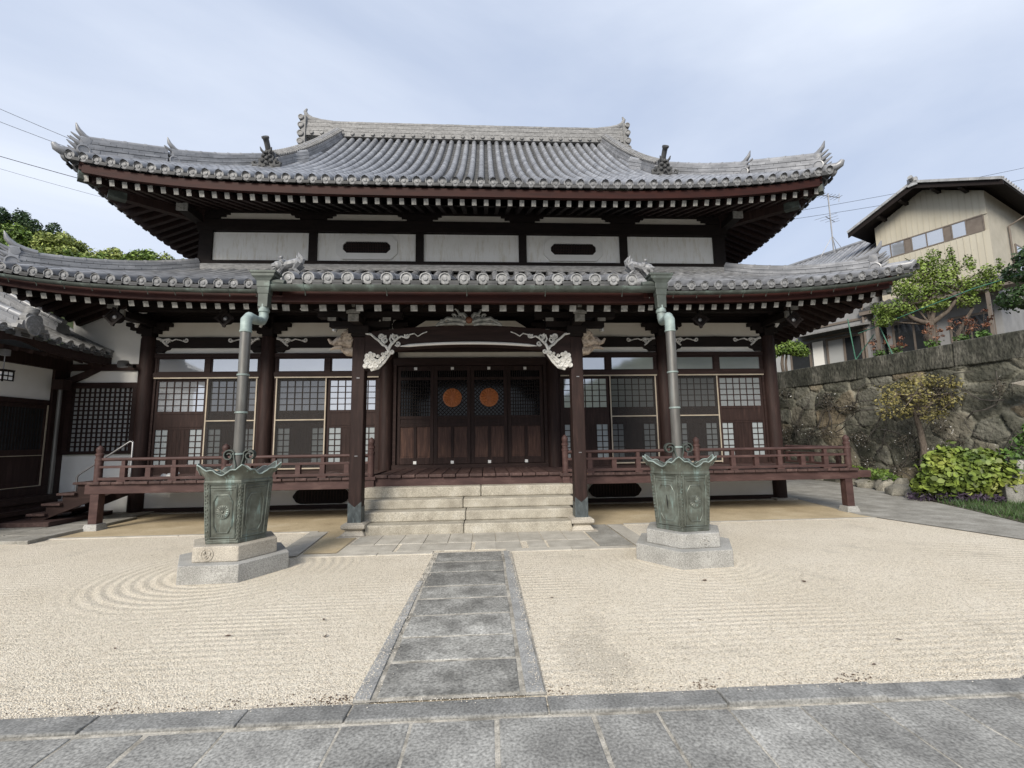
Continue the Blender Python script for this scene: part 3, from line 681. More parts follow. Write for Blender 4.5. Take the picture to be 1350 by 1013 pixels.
for sg in (-1, 1):
    pts = [(CX + sg * (LSP - .32), LE + .1 + (2 * (UR - LE) - .2) * i / 30, LZ + .44 * (abs(i - 15) / 15) ** 5) for i in range(31)]
    fas.sweep(pts, [(-.05, -.35), (.05, -.35), (.05, -.12), (-.05, -.12)])
    for i in range(40):
        y = LE + .3 + i * .27; e = .44 * (abs(y - UR) / (UR - LE)) ** 5; xi = max(7.6, LSP - .45 - (y - LE)) if y < UR else 7.6
        side_r.beam((CX + sg * (LSP - .40), y, LZ + e - .42), (CX + sg * xi, y, lerp(LZ + e - .42, 5.02, (LSP - xi) / 1.92)), .105, .11, mi=0, endmi=1)
    a = Vector((CX + sg * (LSP - .30), LE + .26, lez(LSP) - .36)); b = Vector((CX + sg * 7.5, 11.05, 4.95))
    hr.beam(a, b, .2, .24); d = (a - b).normalized(); hc.beam(a + d * .1, a - d * .34, .23, .27)
tp(fas, 'eave_board', REDW)
tp_split(hr, 'hip_rafter', WOOD, key=lambda c: (c.x < CX, c.z > 6)); tp_split(hc, 'hip_rafter_cap', COPPER, key=lambda c: (c.x < CX, c.z > 6))
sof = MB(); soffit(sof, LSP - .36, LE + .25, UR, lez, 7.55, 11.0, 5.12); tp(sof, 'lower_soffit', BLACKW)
fas = eave_wood(9, LSP, KE, lambda x: KZ, LE, 4.42, KX0, KX1, (-.36, -.14), (-.46, -.365), 0); tp(fas, 'porch_eave_board', REDW)
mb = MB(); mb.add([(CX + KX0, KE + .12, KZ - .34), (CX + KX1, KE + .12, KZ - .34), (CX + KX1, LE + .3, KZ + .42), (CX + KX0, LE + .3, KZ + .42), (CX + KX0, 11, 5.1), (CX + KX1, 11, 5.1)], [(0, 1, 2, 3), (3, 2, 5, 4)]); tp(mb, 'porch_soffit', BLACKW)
ALLR.sort(key=lambda q: q[0])
for _, a, b, w_, h_ in ALLR[:100]:
    mb = MB(); mb.beam(a, b, w_, h_, mi=0, endmi=1); tp(mb, 'rafter', [BLACKW, ENDW])
for _, a, b, w_, h_ in ALLR[100:]: side_r.beam(a, b, w_, h_, mi=0, endmi=1)
tag(tp(side_r, 'rafter', [WOOD, ENDW]), kind='stuff')

# roof lions on the porch corners
def lion(x, y, z, sg):
    mb = MB(); B = Vector((x, y, z)); s = .80; rr = random.Random(8)
    def q(a, b, c): return B + Vector((sg * a * s, b * s, c * s))
    mb.tube([q(-.17, 0, .22), q(-.10, 0, .27), q(.02, -.02, .24), q(.12, -.03, .20), q(.17, -.03, .16)], [.055, .072, .062, .065, .04], 9)   # trunk, rump up
    mb.lathe([(.03, -.08), (.07, -.05), (.08, .0), (.06, .05), (.02, .08)], q(.23, -.06, .18), 9, axis=(sg * .8, -.5, -.1))                    # head
    mb.tube([q(.26, -.10, .17), q(.33, -.13, .15)], [.048, .03], 7); mb.tube([q(.26, -.10, .12), q(.31, -.12, .09)], [.035, .02], 6)             # jaws
    for dy in (-.08, .05): mb.tube([q(.12, dy, .18), q(.19, dy, .08), q(.24, dy - .02, -.01)], [.042, .028, .034], 6)
    for dy in (-.07, .06): mb.tube([q(-.16, dy, .24), q(-.08, dy, .12), q(-.17, dy, .03), q(-.13, dy - .03, -.02)], [.058, .038, .028, .03], 6)
    for k, (a, c) in enumerate(((-.22, .36), (-.16, .42), (-.10, .38))): mb.tube([q(-.19, 0, .25), q(a, (k - 1) * .03, .33), q(a + .05, (k - 1) * .05, c + .06)], [.03, .032, .006], 6)
    for k in range(16):     # curled mane
        a = rr.uniform(0, 6.3); r_ = rr.uniform(.06, .11); c = q(.16 + .3 * r_ * math.cos(a), -.04 + r_ * math.sin(a), .22 + r_ * abs(math.cos(a * 1.3)))
        mb.lathe([(.012, -.02), (.03, .0), (.022, .018), (.004, .03)], c, 6, axis=(rr.uniform(-.6, .6), rr.uniform(-1, 0), rr.uniform(0, 1)))
    mb.tube([(x - .16, y, z - .09), (x + .16, y, z - .09)], .085, 10)
    tp(mb, 'roof_lion', DISC, 40)
lion(CX + KX0 + .02, KE + .28, KZ + .13, -1); lion(CX + KX1 - .02, KE + .28, KZ + .13, 1)

# ---- gutters, hoppers
def gutter(pts, r=.066):
    mb = MB(); P = [Vector(p) for p in pts]
    n = 9; v = []
    for rr in (r, r - .008):
        for p in P:
            for k in range(n):
                q = math.pi * (1 + k / (n - 1)); v.append(p + Vector((0, math.cos(q) * rr, math.sin(q) * rr)))
    k_ = len(P); f = []
    for s_ in range(2):
        o = s_ * k_ * n
        for i in range(k_ - 1):
            for k in range(n - 1): f.append((o + i * n + k, o + i * n + k + 1, o + (i + 1) * n + k + 1, o + (i + 1) * n + k))
    for i in range(k_ - 1):
        for k in (0, n - 1): f.append((i * n + k, (i + 1) * n + k, k_ * n + (i + 1) * n + k, k_ * n + i * n + k))
    mb.add(v, f)
    for i in range(k_ - 1):
        L_ = (P[i + 1] - P[i]).length; m_ = max(1, int(L_ / 1.1))
        for j in range(m_):
            p = P[i].lerp(P[i + 1], (j + .5) / m_)
            mb.tube([p + Vector((0, -r - .004, .01)), p + Vector((0, -r * .7, -r * .8)), p + Vector((0, 0, -r - .008)), p + Vector((0, .02, -r - .06))], .008, 5)
    tp(mb, 'gutter', COPPER, 50)
gutter([(CX + x, LE - .10, lez(x) - .165) for x in np.linspace(-LSP + .05, KX0 - .15, 14)])
gutter([(CX + x, LE - .10, lez(x) - .165) for x in np.linspace(KX1 + .15, LSP - .05, 14)])
gutter([(CX + x, KE - .11, KZ - .165) for x in (KX0 - .20, KX1 + .20)], .08)
def hopper_pipe(hx, hy, px, py, zb, sg):
    mb = MB()
    def sq(w_, d_, z): return [(hx - w_, hy - d_, z), (hx + w_, hy - d_, z), (hx + w_, hy + d_, z), (hx - w_, hy + d_, z)]
    lv = [(.185, .11, 4.03), (.185, .11, 4.0), (.165, .10, 3.985), (.16, .10, 3.95), (.13, .085, 3.92), (.095, .075, 3.88), (.095, .075, 3.80), (.085, .07, 3.79), (.08, .065, 3.70), (.072, .06, 3.69), (.068, .06, 3.50)]
    vs = []
    for w_, d_, z in lv: vs += sq(w_, d_, z)
    fs = [(i * 4 + k, i * 4 + (k + 1) % 4, (i + 1) * 4 + (k + 1) % 4, (i + 1) * 4 + k) for i in range(len(lv) - 1) for k in range(4)]
    mb.add(vs, fs + [(3, 2, 1, 0)]); mb.tube([(hx, hy, 3.9), (hx + sg * -.28, hy, 3.86)], .055, 8)
    hp = tp(mb, 'rain_hopper', COPPER, bevel=.006)
    mb = MB(); r = .066
    mb.tube([(hx, hy, 3.54), (hx, hy, 3.36), (hx + (px - hx) * .12, hy + (py - hy) * .12, 3.28), (hx + (px - hx) * .45, hy + (py - hy) * .45, 3.245), (hx + (px - hx) * .85, hy + (py - hy) * .85, 3.235), (px, py, 3.17), (px, py, 3.02)], [r * .95] * 4 + [r * 1.02, r * 1.05, r * 1.05], 12)
    mb.tube([(hx, hy, 3.47), (hx, hy, 3.43)], r * 1.12, 12)
    tp(mb, 'pipe_elbow', COPPERP, 50)
    mb = MB(); mb.tube([(px, py, 3.05), (px, py, zb)], r, 14)
    pp = tp(mb, 'downpipe', PIPE, 50)
    for z in (3.0, 2.42, 1.93, 1.40):
        mb = MB(); mb.lathe([(r * 1.01, 0), (r * 1.14, .004), (r * 1.14, .022), (r * 1.01, .026)], (px, py, z), 14); tp(mb, 'pipe_collar', COPPERP, 50, parent=pp)
hopper_pipe(-3.20, 6.62, -3.16, 6.08, 1.0, -1); hopper_pipe(2.68, 6.62, 2.57, 6.06, 1.0, 1)

# ---- hall body
FY = 11.0
colx = [-7.9, -5.16, -2.37, 1.65, 4.43, 7.17]
for x in colx:
    mb = MB(); mb.lathe([(.165, .02), (.165, 4.0), (.15, 4.055)], (x, FY, 0), 20); tp(mb, 'column', WOOD, 50)
    mb = MB(); mb.box(x - .12, x + .12, FY - .12, FY + .12, 4.056, 4.6)
    for z, hw in ((4.14, .26), (4.22, .40), (4.31, .50)): mb.box(x - hw, x + hw, FY - .09, FY + .06, z, z + .088)
    for z, l_ in ((4.23, .40), (4.40, .62)): mb.box(x - .07, x + .07, FY - l_, FY - .095, z, z + .12)
    tp(mb, 'bracket', BLACKW)
    mb = MB(); mb.tube([(x - .09, FY - .43, 4.44), (x - .05, FY - .47, 4.34), (x + .02, FY - .44, 4.27), (x - .02, FY - .42, 4.20)], [.03, .055, .05, .03], 7); tp(mb, 'carved_nosing', CARVE, 40)
core = MB()
core.box(-7.85, 7.1, FY + .22, FY + .40, 0.02, 5.3); core.box(-7.98, -7.84, FY + .05, 22, 0.02, 5.4); core.box(7.08, 7.24, FY + .05, 22, 0.02, 5.4); core.box(-7.85, 7.1, 21.9, 22.05, .02, 5.4)
tp(core, 'wall', STUCCO if False else BLACKW)
mb = MB(); mb.box(-7.99, 7.25, FY - .02, FY + .18, 4.60, 5.2); mb.box(-7.9, 7.17, FY - .75, FY - .58, 4.50, 4.68); tp(mb, 'wall_beam', BLACKW)
for sg, x in ((-1, -7.9), (1, 7.17)):
    mb = MB(); mb.box(x - .12 - .08 * sg, x + .12 - .08 * sg, 9.92, 9.97, 4.27, 4.42); mb.box(x - .13 - .02 * sg, x + .10 - .02 * sg, 9.86, 9.91, 4.44, 4.53); tp_split(mb, 'beam_end', ENDW, key=lambda c: round(c.x * 2))
    mb = MB(); mb.box(x - .11 - .08 * sg, x + .11 - .08 * sg, 9.975, 11, 4.28, 4.41); tp(mb, 'bracket_arm', BLACKW)

def scroll(mb, o, u, v, pts, r0, r1, n=6):
    o = Vector(o); u = Vector(u); v = Vector(v); k = len(pts)
    mb.tube([o + u * a + v * b for a, b in pts], [lerp(r0, r1, i / (k - 1)) for i in range(k)], n)
def spiral(cx_, cy_, r, turns, a0, n=14, inward=True):
    return [(cx_ + r * (1 - .8 * i / n) * math.cos(a0 + turns * 2 * math.pi * i / n), cy_ + r * (1 - .8 * i / n) * math.sin(a0 + turns * 2 * math.pi * i / n)) for i in range(n + 1)]
# side bays
bays = [(-7.735, -5.325, 1), (-4.995, -2.535, 0), (1.815, 4.265, 1), (4.595, 7.005, 0)]
def sliding_door(x0, x1, screened, dark, y):
    z0, z1 = .90, 3.06
    f = MB(); st = .055
    f.box(x0, x0 + st, y, y + .045, z0, z1); f.box(x1 - st, x1, y, y + .045, z0, z1)
    a, b = x0 + st, x1 - st
    for q0, q1 in ((z0, z0 + .15), (1.88, 2.30), (3.005, z1)): f.box(a + .0005, b - .0005, y + .002, y + .043, q0, q1)
    f.box(a, b, y - .008, y + .002, 1.93, 1.97); f.box(a, b, y - .008, y + .002, 2.235, 2.265)
    wn = .27; zl0, zl1 = z0 + .15, 1.88
    f.box(a + wn + .03, b - wn - .03, y + .012, y + .040, zl0, zl1)
    for q in (a + wn, b - wn - .03): f.box(q, q + .03, y + .004, y + .043, zl0 + .0005, zl1 - .0005)
    for q in range(4): 
        xx = lerp(a + wn + .03, b - wn - .03, (q + 1) / 5); f.box(xx - .004, xx + .004, y + .008, y + .013, zl0, zl1)
    d = tp(f, 'sliding_door', WOOD)
    p = MB(); p.box(a, b, y + .02, y + .026, 2.30, 3.005)
    tp(p, 'glass_pane', GLASSD if dark else GLASS, parent=d)
    for q in (a, b - wn):
        p = MB(); p.box(q, q + wn, y + .02, y + .026, zl0, zl1); tp(p, 'frosted_pane', FROSTD if screened else FROST, parent=d)
    lt = MB(); nx = 6
    for k in range(1, nx): xx = lerp(a, b, k / nx); lt.box(xx - .011, xx + .011, y + .006, y + .018, 2.3, 3.005)
    for k in range(1, 5): zz = lerp(2.3, 3.005, k / 5); lt.box(a, b, y + .008, y + .0195, zz - .009, zz + .009)
    tp(lt, 'lattice', WOOD, parent=d)
    for q in (a, b - wn):
        lt = MB(); lt.box(q + wn / 2 - .010, q + wn / 2 + .010, y + .006, y + .018, zl0, zl1)
        for k in range(1, 6): zz = lerp(zl0, zl1, k / 6); lt.box(q, q + wn, y + .008, y + .0195, zz - .010, zz + .010)
        tp(lt, 'lattice', WOOD, parent=d)
    return d
def net_mat():
    m = bpy.data.materials.new('insect_screen'); m.use_nodes = True; t = m.node_tree; n = t.nodes; l = t.links; b = n['Principled BSDF']
    b.inputs['Base Color'].default_value = (.03, .03, .03, 1); b.inputs['Roughness'].default_value = .8; b.inputs['Alpha'].default_value = .5
    return m
NET = net_mat()
for bi, (x0, x1, first) in enumerate(bays):
    xm = (x0 + x1) / 2; dk = False
    # bays with the screened door on the side of the inner (first) or outer column
    scr_right = bi in (0, 2)
    for k, (a, b) in enumerate(((x0 + .05, xm - .01), (xm + .01, x1 - .05))):
        s_ = (k == 1) == scr_right
        sliding_door(a, b, s_, dk, FY + (.02 if not s_ else .05))
        if s_:
            g = MB(); ya = FY - .03
            for q0, q1, r0, r1 in ((a, a + .028, .92, 3.06), (b - .028, b, .92, 3.06), (a + .0285, b - .0285, 2.06, 2.085), (a + .0285, b - .0285, .93, .96)): g.box(q0, q1, ya, ya + .02, r0, r1)
            sd = tp(g, 'insect_screen_door', GOLD)
            g = MB(); g.add([(a + .02, ya + .011, .95), (b - .02, ya + .011, .95), (b - .02, ya + .011, 3.05), (a + .02, ya + .011, 3.05)], [(0, 1, 2, 3)]); tp(g, 'screen_net', NET, parent=sd)
    g = MB(); g.box(x0 + .02, x1 - .02, FY - .045, FY - .01, 3.065, 3.095); tp(g, 'brass_track', GOLD)
    g = MB(); g.box(x0 - .02, x1 + .02, FY - .04, FY + .12, 3.10, 3.205); g.box(x0 - .02, x1 + .02, FY - .035, FY + .12, 3.565, 3.665)
    g.box(xm - .06, xm + .06, FY - .02, FY + .1, 3.206, 3.564); g.box(x0, x0 + .05, FY - .01, FY + .1, 3.206, 3.564); g.box(x1 - .05, x1, FY - .01, FY + .1, 3.206, 3.564)
    g.box(x0 - .02, x1 + .02, FY - .05, FY + .14, .80, .905); g.box(x0, x0 + .05, FY - .01, FY + .1, .906, 3.064); g.box(x1 - .05, x1, FY - .01, FY + .1, .906, 3.064)
    tp(g, 'lintel', WOODX)
    for a, b in ((x0 + .05, xm - .06), (xm + .06, x1 - .05)):
        g = MB()
        for q in ((a, a + .03, 3.206, 3.564), (b - .03, b, 3.206, 3.564), (a + .031, b - .031, 3.206, 3.236), (a + .031, b - .031, 3.534, 3.564)): g.box(q[0], q[1], FY + .0, FY + .04, q[2], q[3])
        tw = tp(g, 'transom_window', WOODX); g = MB(); g.box(a + .03, b - .03, FY + .02, FY + .026, 3.236, 3.534); tp(g, 'glass_pane', GLASS, parent=tw)
    g = MB(); g.box(x0, x1, FY + .03, FY + .10, 3.666, 3.83); g.build
    tp(g, 'plaster_strip', WHITE)
    g = MB(); g.prism([(x0, 3.83), (x0 + .30, 3.80), (x1 - .30, 3.80), (x1, 3.83), (x1, 4.03), (xm, 4.06), (x0, 4.03)], (0, FY - .04, 0), (1, 0, 0), (0, 0, 1), (0, .15, 0))
    for q, sg in ((x0, 1), (x1, -1)): g.prism([(q, 3.69), (q + sg * .18, 3.69), (q + sg * .22, 3.74), (q + sg * .30, 3.76), (q + sg * .34, 3.815), (q, 3.815)], (0, FY - .03, 0), (1, 0, 0), (0, 0, 1), (0, .12, 0))
    tp(g, 'rainbow_beam', BLACKW)
    for q, sg in ((x0 + .04, 1), (x1 - .04, -1)):
        g = MB(); o = (q, FY - .055, 3.82)
        scroll(g, o, (sg, 0, 0), (0, 0, 1), [(.0, .20), (.10, .17), (.20, .06), (.26, .01)], .035, .02)
        scroll(g, o, (sg, 0, 0), (0, 0, 1), [(.08, .15), (.18, .17), (.26, .19), (.34, .14), (.42, .18), (.52, .16), (.60, .13)], .028, .012)
        scroll(g, o, (sg, 0, 0), (0, 0, 1), spiral(.66, .16, .055, 1.2, math.pi), .02, .012)
        scroll(g, o, (sg, 0, 0), (0, 0, 1), spiral(.24, .11, .05, 1.1, 0), .02, .012)
        tp(g, 'scroll_carving', CARVE, 45)
    g = MB(); g.box(x0 + .0, x1 - .0, FY + .03, FY + .10, 4.07, 4.42); tp(g, 'plaster_panel', CREAM)
    # plinth under the veranda
    g = MB(); g.box(x0 - .1, x1 + .1, FY + .0, FY + .10, .12, .79); pl = tp(g, 'plinth_panel', WHITE)
    g = MB(); g.box(x0 - .1, x1 + .1, FY - .04, FY + .12, .03, .115); tp(g, 'ground_beam', WOODX)
    g = MB(); 
    for k in range(4): xx0 = lerp(x0 - .2, x1 + .2, k / 4); g.box(xx0 + .006, lerp(x0 - .2, x1 + .2, (k + 1) / 4) - .006, FY - .16 - random.uniform(0, .02), FY + .1, -.05, .028)
    tp(g, 'footing_stone', GRANITEW, bevel=.01)
for x in (colx[0], colx[-1]):
    g = MB(); g.box(x - .26, x + .26, FY - .30, FY + .3, -.05, .05); tp(g, 'footing_stone', GRANITEW, bevel=.03)
for c in (-3.80, 3.08):
    g = MB(); poly = [(-.62, .0), (-.46, -.165), (.46, -.165), (.62, 0), (.46, .165), (-.46, .165)]
    poly = [(-.64, -.02), (-.56, -.13), (-.46, -.17), (.46, -.17), (.56, -.13), (.64, -.02), (.64, .02), (.56, .13), (.46, .17), (-.46, .17), (-.56, .13), (-.64, .02)]
    g.prism(poly, (c, FY - .045, .31), (1, 0, 0), (0, 0, 1), (0, .04, 0)); vn = tp(g, 'plinth_vent', BLACKW)
    g = MB()
    for k in range(17): g.box(c - .56 + k * .07 - .008, c - .56 + k * .07 + .008, FY - .062, FY - .046, .19, .43)
    tp(g, 'vent_bars', WOOD, parent=vn)
# centre bay
g = MB()
g.box(-2.21, 1.49, FY - .06, FY + .14, 3.345, 3.535); g.box(-2.21, 1.49, FY - .05, FY + .14, 3.68, 4.16); g.box(-2.21, 1.49, FY - .07, FY + .14, .86, .985)
g.box(-2.21, -2.135, FY - .03, FY + .12, .986, 3.344); g.box(1.415, 1.49, FY - .03, FY + .12, .986, 3.344)
g.box(-2.21, 1.49, FY - .075, FY - .061, 3.50, 3.515)
tp(g, 'lintel', WOODX)
g = MB(); g.box(-2.2, 1.48, FY + .0, FY + .08, 3.536, 3.679); tp(g, 'plaster_strip', CREAM)
g = MB(); g.prism([(-1.85, 4.161), (-1.70, 4.30), (-1.45, 4.46), (.75, 4.46), (1.0, 4.30), (1.12, 4.161)], (0, FY - .02, 0), (1, 0, 0), (0, 0, 1), (0, .1, 0)); tp(g, 'plaster_panel', CREAM)
dl = [-2.13, -1.245, -.36, .525, 1.41]
for k in range(4):
    a, b = dl[k] + .004, dl[k + 1] - .004; y = FY + (.0 if k in (1, 2) else .03)
    f = MB(); st = .085
    f.box(a, a + st, y, y + .06, .99, 3.34); f.box(b - st, b, y, y + .06, .99, 3.34)
    for q0, q1 in ((.99, 1.14), (1.87, 1.96), (2.06, 2.13), (3.0, 3.07), (3.23, 3.34)): f.box(a + st + .0005, b - st - .0005, y + .002, y + .058, q0, q1)
    f.box(a + st, b - st, y + .016, y + .05, 1.955, 2.065)
    xm = (a + b) / 2; f.box(xm - .035, xm + .035, y + .003, y + .057, 1.1405, 1.8695)
    d = tp(f, 'door_leaf', WOOD, bevel=.006)
    for q0, q1 in ((a + st, xm - .035), (xm + .035, b - st)):
        p = MB(); w_ = (q1 - q0) / 3
        for j in range(3): p.box(q0 + j * w_ + .0015, q0 + (j + 1) * w_ - .0015, y + .022, y + .045, 1.14, 1.87)
        p.box(q0 + .03, q1 - .03, y + .016, y + .0215, 1.18, 1.83)
        tp(p, 'door_panel', DOORW, parent=d)
    p = MB(); p.box(a + st, b - st, y + .042, y + .05, 2.13, 3.0); p.box(a + st, b - st, y + .042, y + .05, 3.07, 3.23); tp(p, 'dark_pane', BLACKGLASS, parent=d)
    lt = MB(); aa, bb = a + st, b - st
    if k in (0, 3):
        for j in range(1, 12): xx = lerp(aa, bb, j / 12); lt.box(xx - .009, xx + .009, y + .012, y + .030, 2.13, 3.0)
        for j in range(1, 10): zz = lerp(2.13, 3.0, j / 10); lt.box(aa, bb, y + .014, y + .032, zz - .007, zz + .007)
    else:
        h = .87; wd = bb - aa; sp = .095
        for sgn in (1, -1):
            c = -h
            while c < wd:
                s0, s1 = max(0, -c), min(h, wd - c)
                if s1 - s0 > .02:
                    x_0, x_1 = c + s0, c + s1
                    if sgn < 0: x_0, x_1 = wd - x_0, wd - x_1
                    lt.beam((aa + x_0, y + (.018 if sgn > 0 else .026), 2.13 + s0), (aa + x_1, y + (.018 if sgn > 0 else .026), 2.13 + s1), .016, .014, up=(0, 1, 0))
                c += sp
    for j in range(1, 14): xx = lerp(aa, bb, j / 14); lt.box(xx - .010, xx + .010, y + .012, y + .030, 3.07, 3.23)
    tp(lt, 'lattice', BLACKW, parent=d)
    for zz in (3.28, 1.03):
        p = MB(); p.box(xm - .036, xm + .036, y - .010, y - .002, zz - .034, zz + .034)
        tp(p, 'door_tag', PAPER, parent=d)
    if k in (1, 2):
        p = MB(); c = (xm, y + .004, 2.565)
        prof = [(.225, -.02), (.225, .012), (.205, .02)]
        p.lathe(prof, c, 40, axis=(0, -1, 0))
        for j in range(16):      # chrysanthemum petals
            q = 2 * math.pi * j / 16
            p.tube([(c[0] + .06 * math.cos(q), c[1] - .018, c[2] + .06 * math.sin(q)), (c[0] + .19 * math.cos(q), c[1] - .018, c[2] + .19 * math.sin(q))], [.010, .034], 6)
        p.lathe([(.05, .0), (.045, .035), (.004, .04)], c, 14, axis=(0, -1, 0))
        tp(p, 'crest_disc', ORANGE, 40, parent=d)

# ---- veranda
DY = 8.95
g = MB(); x = -7.3
while x < 7.5:
    w_ = random.uniform(.20, .235); 
    if not (-2.2 < x + w_ / 2 < 1.5): g.box(x + .005, min(x + w_, 7.5) - .005, DY - .06 + random.uniform(-.014, .014), FY - .03, .83, .878 + random.uniform(-.003, .003))
    x += w_
tp_split(g, 'deck', DECKW, bevel=.008)
g = MB(); x = -2.13
for k in range(14): g.box(x + .006, x + .257 - .006, DY - .02 + random.uniform(-.012, .012), FY - .08, .845, .905 + random.uniform(-.002, .002)); x += .2575
tp(g, 'entrance_floor', DECKW, bevel=.012)
g = MB(); g.box(-7.36, -2.24, DY, DY + .12, .66, .828); g.box(1.60, 7.50, DY, DY + .12, .66, .828); g.box(7.50, 7.80, DY + .01, DY + .12, .68, .82); g.box(-2.14, 1.5, DY + .03, DY + .13, .68, .842)
for x in (-7.22, 7.33): g.box(x - .06, x + .06, DY + .13, FY, .67, .826)
tp_split(g, 'deck_beam', RAILW, bevel=.006, key=lambda c: -1 if c.x < -2.2 else (1 if c.x > 1.55 else 0))
for x in (-7.18, 7.31):
    g = MB(); g.box(x - .075, x + .075, DY + .005, DY + .155, .12, .655); dp = tp(g, 'deck_post', RAILW, bevel=.006)
    g = MB(); vs = [(x + a * s_, DY + .08 + b * s_, z) for z, s_ in ((-.03, .145), (.12, .105)) for a, b in ((-1, -1), (1, -1), (1, 1), (-1, 1))]
    g.add(vs, [(0, 1, 5, 4), (1, 2, 6, 5), (2, 3, 7, 6), (3, 0, 4, 7), (4, 5, 6, 7), (0, 3, 2, 1)]); tp(g, 'post_stone', GRANITE, bevel=.006, parent=dp)
KNOB = [(.062, 0), (.062, .38), (.070, .385), (.070, .415), (.058, .425), (.058, .47), (.068, .48), (.068, .51), (.05, .525), (.052, .545), (.064, .575), (.058, .615), (.03, .645), (.006, .665)]
for x in (-7.16, -4.9, -2.2, 1.55, 4.2, 7.34):
    g = MB(); s = 1.12 if abs(x) < 3 else 1
    g.lathe([(r, h * s) for r, h in KNOB], (x, DY + .02, .88), 14); tp(g, 'knob_post', RAILW, 40)
for a, b, in ((-7.16, -2.2), (1.55, 7.34)):
    g = MB()
    g.tube([(a + .03, DY + .02, 1.285), (b - .03, DY + .02, 1.285)], .032, 10)
    g.box(a + .03, b - .03, DY - .025, DY + .065, 1.125, 1.168)
    g.box(a + .03, b - .03, DY - .03, DY + .07, .905, .955)
    rl = tp(g, 'railing', RAILW, bevel=.005)
    n = int(round((b - a) / .47))
    for k in range(1, n):
        x = lerp(a, b, k / n); g = MB()
        g.box(x - .045, x + .045, DY - .02, DY + .06, .9555, 1.1245)
        if k % 2: g.box(x - .032, x + .032, DY - .012, DY + .052, 1.1685, 1.26)
        if k % 2: g.box(x - .075, x + .075, DY - .035, DY + .075, .879, .9045)
        tp(g, 'baluster', RAILW, parent=rl)

for sx, xx in ((-1, -7.2), (1, 7.36)):    # end returns
    g = MB(); ya, yb = DY + .05, FY - .1
    if sx > 0: g.tube([(xx, ya, 1.285), (xx, yb, 1.285)], .03, 8); g.box(xx - .04, xx + .04, ya, yb, 1.127, 1.165); g.box(xx - .045, xx + .045, ya, yb, .908, .953); 
    if sx > 0:
        for k in range(5): g.box(xx - .035, xx + .035, ya + .2 + k * .4, ya + .28 + k * .4, .9535, 1.1265)
        tp(g, 'end_railing', RAILW)
for x in (-2.2, 1.55):       # returns beside the entrance
    g = MB(); g.box(x - .10, x + .10, DY - .05, DY + .09, .82, .88); g.box(x - .07, x + .07, DY - .03, DY + .1, .3, .82); tp(g, 'newel_base', RAILW)

# ---- porch
PY = 7.96
for x in (-2.18, 1.615):
    g = MB(); g.box(x - .108, x + .108, PY - .108, PY + .108, .42, 3.35); p = tp(g, 'porch_post', WOOD, bevel=.014)
    g = MB(); vs = []; c = [(-1, -1), (1, -1), (1, 1), (-1, 1)]
    g.box(x - .1105, x + .1105, PY - .1105, PY + .1105, .22, .47)
    for k in range(4): pass
    for sx in (-1, 1):
        g.add([(x + sx * .1112, PY - .1112, .47), (x, PY - .1112, .47), (x + sx * .1112, PY - .1112, .56)], [(0, 1, 2)] if sx < 0 else [(0, 2, 1)])
    tp(g, 'post_shoe', PATINA, parent=p)
    g = MB(); sq = lambda r: [(x + a * r, PY + b * r) for a, b in c]
    for z0, r0, z1, r1 in ((-.03, .25, .015, .25), (.016, .20, .10, .135), (.1005, .135, .13, .19), (.131, .195, .20, .195), (.2005, .18, .22, .13)):
        vs = [(*q, z0) for q in sq(r0)] + [(*q, z1) for q in sq(r1)]
        g.add(vs, [(0, 1, 5, 4), (1, 2, 6, 5), (2, 3, 7, 6), (3, 0, 4, 7), (4, 5, 6, 7), (0, 3, 2, 1)])
    tp(g, 'post_stone', GRANITEW, bevel=.015, parent=p)
    g = MB()
    for z in (1.30, 2.62): g.box(x - .02, x + .03, PY - .118, PY - .107, z, z + .014)
    tp(g, 'metal_pin', METAL, parent=p)
    # capital and white-ended bracket arms
    g = MB(); g.box(x - .17, x + .17, PY - .17, PY + .17, 3.40, 3.53); g.box(x - .13, x + .13, PY - .13, PY + .13, 3.351, 3.40)
    g.box(x - .52, x + .52, PY - .08, PY + .08, 3.531, 3.63); g.box(x - .08, x + .08, PY - .45, PY + 3.0, 3.54, 3.64); g.box(x - .72, x + .72, PY - .09, PY + .09, 3.70, 3.80)
    for dx in (-.45, 0, .45): g.box(x + dx - .09, x + dx + .09, PY - .1, PY + .1, 3.631, 3.699)
    g.box(x - .07, x + .07, PY - .66, PY + 3, 3.72, 3.83)
    tp(g, 'capital', BLACKW)
    for q in ((x - .085, x + .085, PY - .475, PY - .452, 3.53, 3.65), (x - .11, x + .11, PY - .50, PY - .47, 3.66, 3.74), (x - .075, x + .075, PY - .69, PY - .662, 3.72, 3.835), (x - .11, x + .11, PY - .74, PY - .695, 3.84, 3.91), (x - .54, x - .40, PY - .112, PY - .101, 3.63, 3.69), (x + .40, x + .54, PY - .112, PY - .101, 3.63, 3.69)):
        g = MB(); g.box(*q); tp(g, 'bracket_end', ENDW)
g = MB(); g.box(-3.0, 2.45, PY - .78, PY - .60, 3.80, 3.96) if False else g.box(-3.0, 2.45, PY - .12, PY + .12, 3.86, 4.04); g.box(-3.0, 2.45, PY - .80, PY - .64, 3.93, 4.06)
for x in (-2.18, 1.615):
    pts = [(x, lerp(PY + .1, FY - .1, t / 8), 3.24 + .50 * (t / 8) + .12 * math.sin(math.pi * t / 8)) for t in range(9)]
    g.sweep(pts, [(-.08, -.13), (.08, -.13), (.08, .13), (-.08, .13)])
tp(g, 'porch_beam', BLACKW)
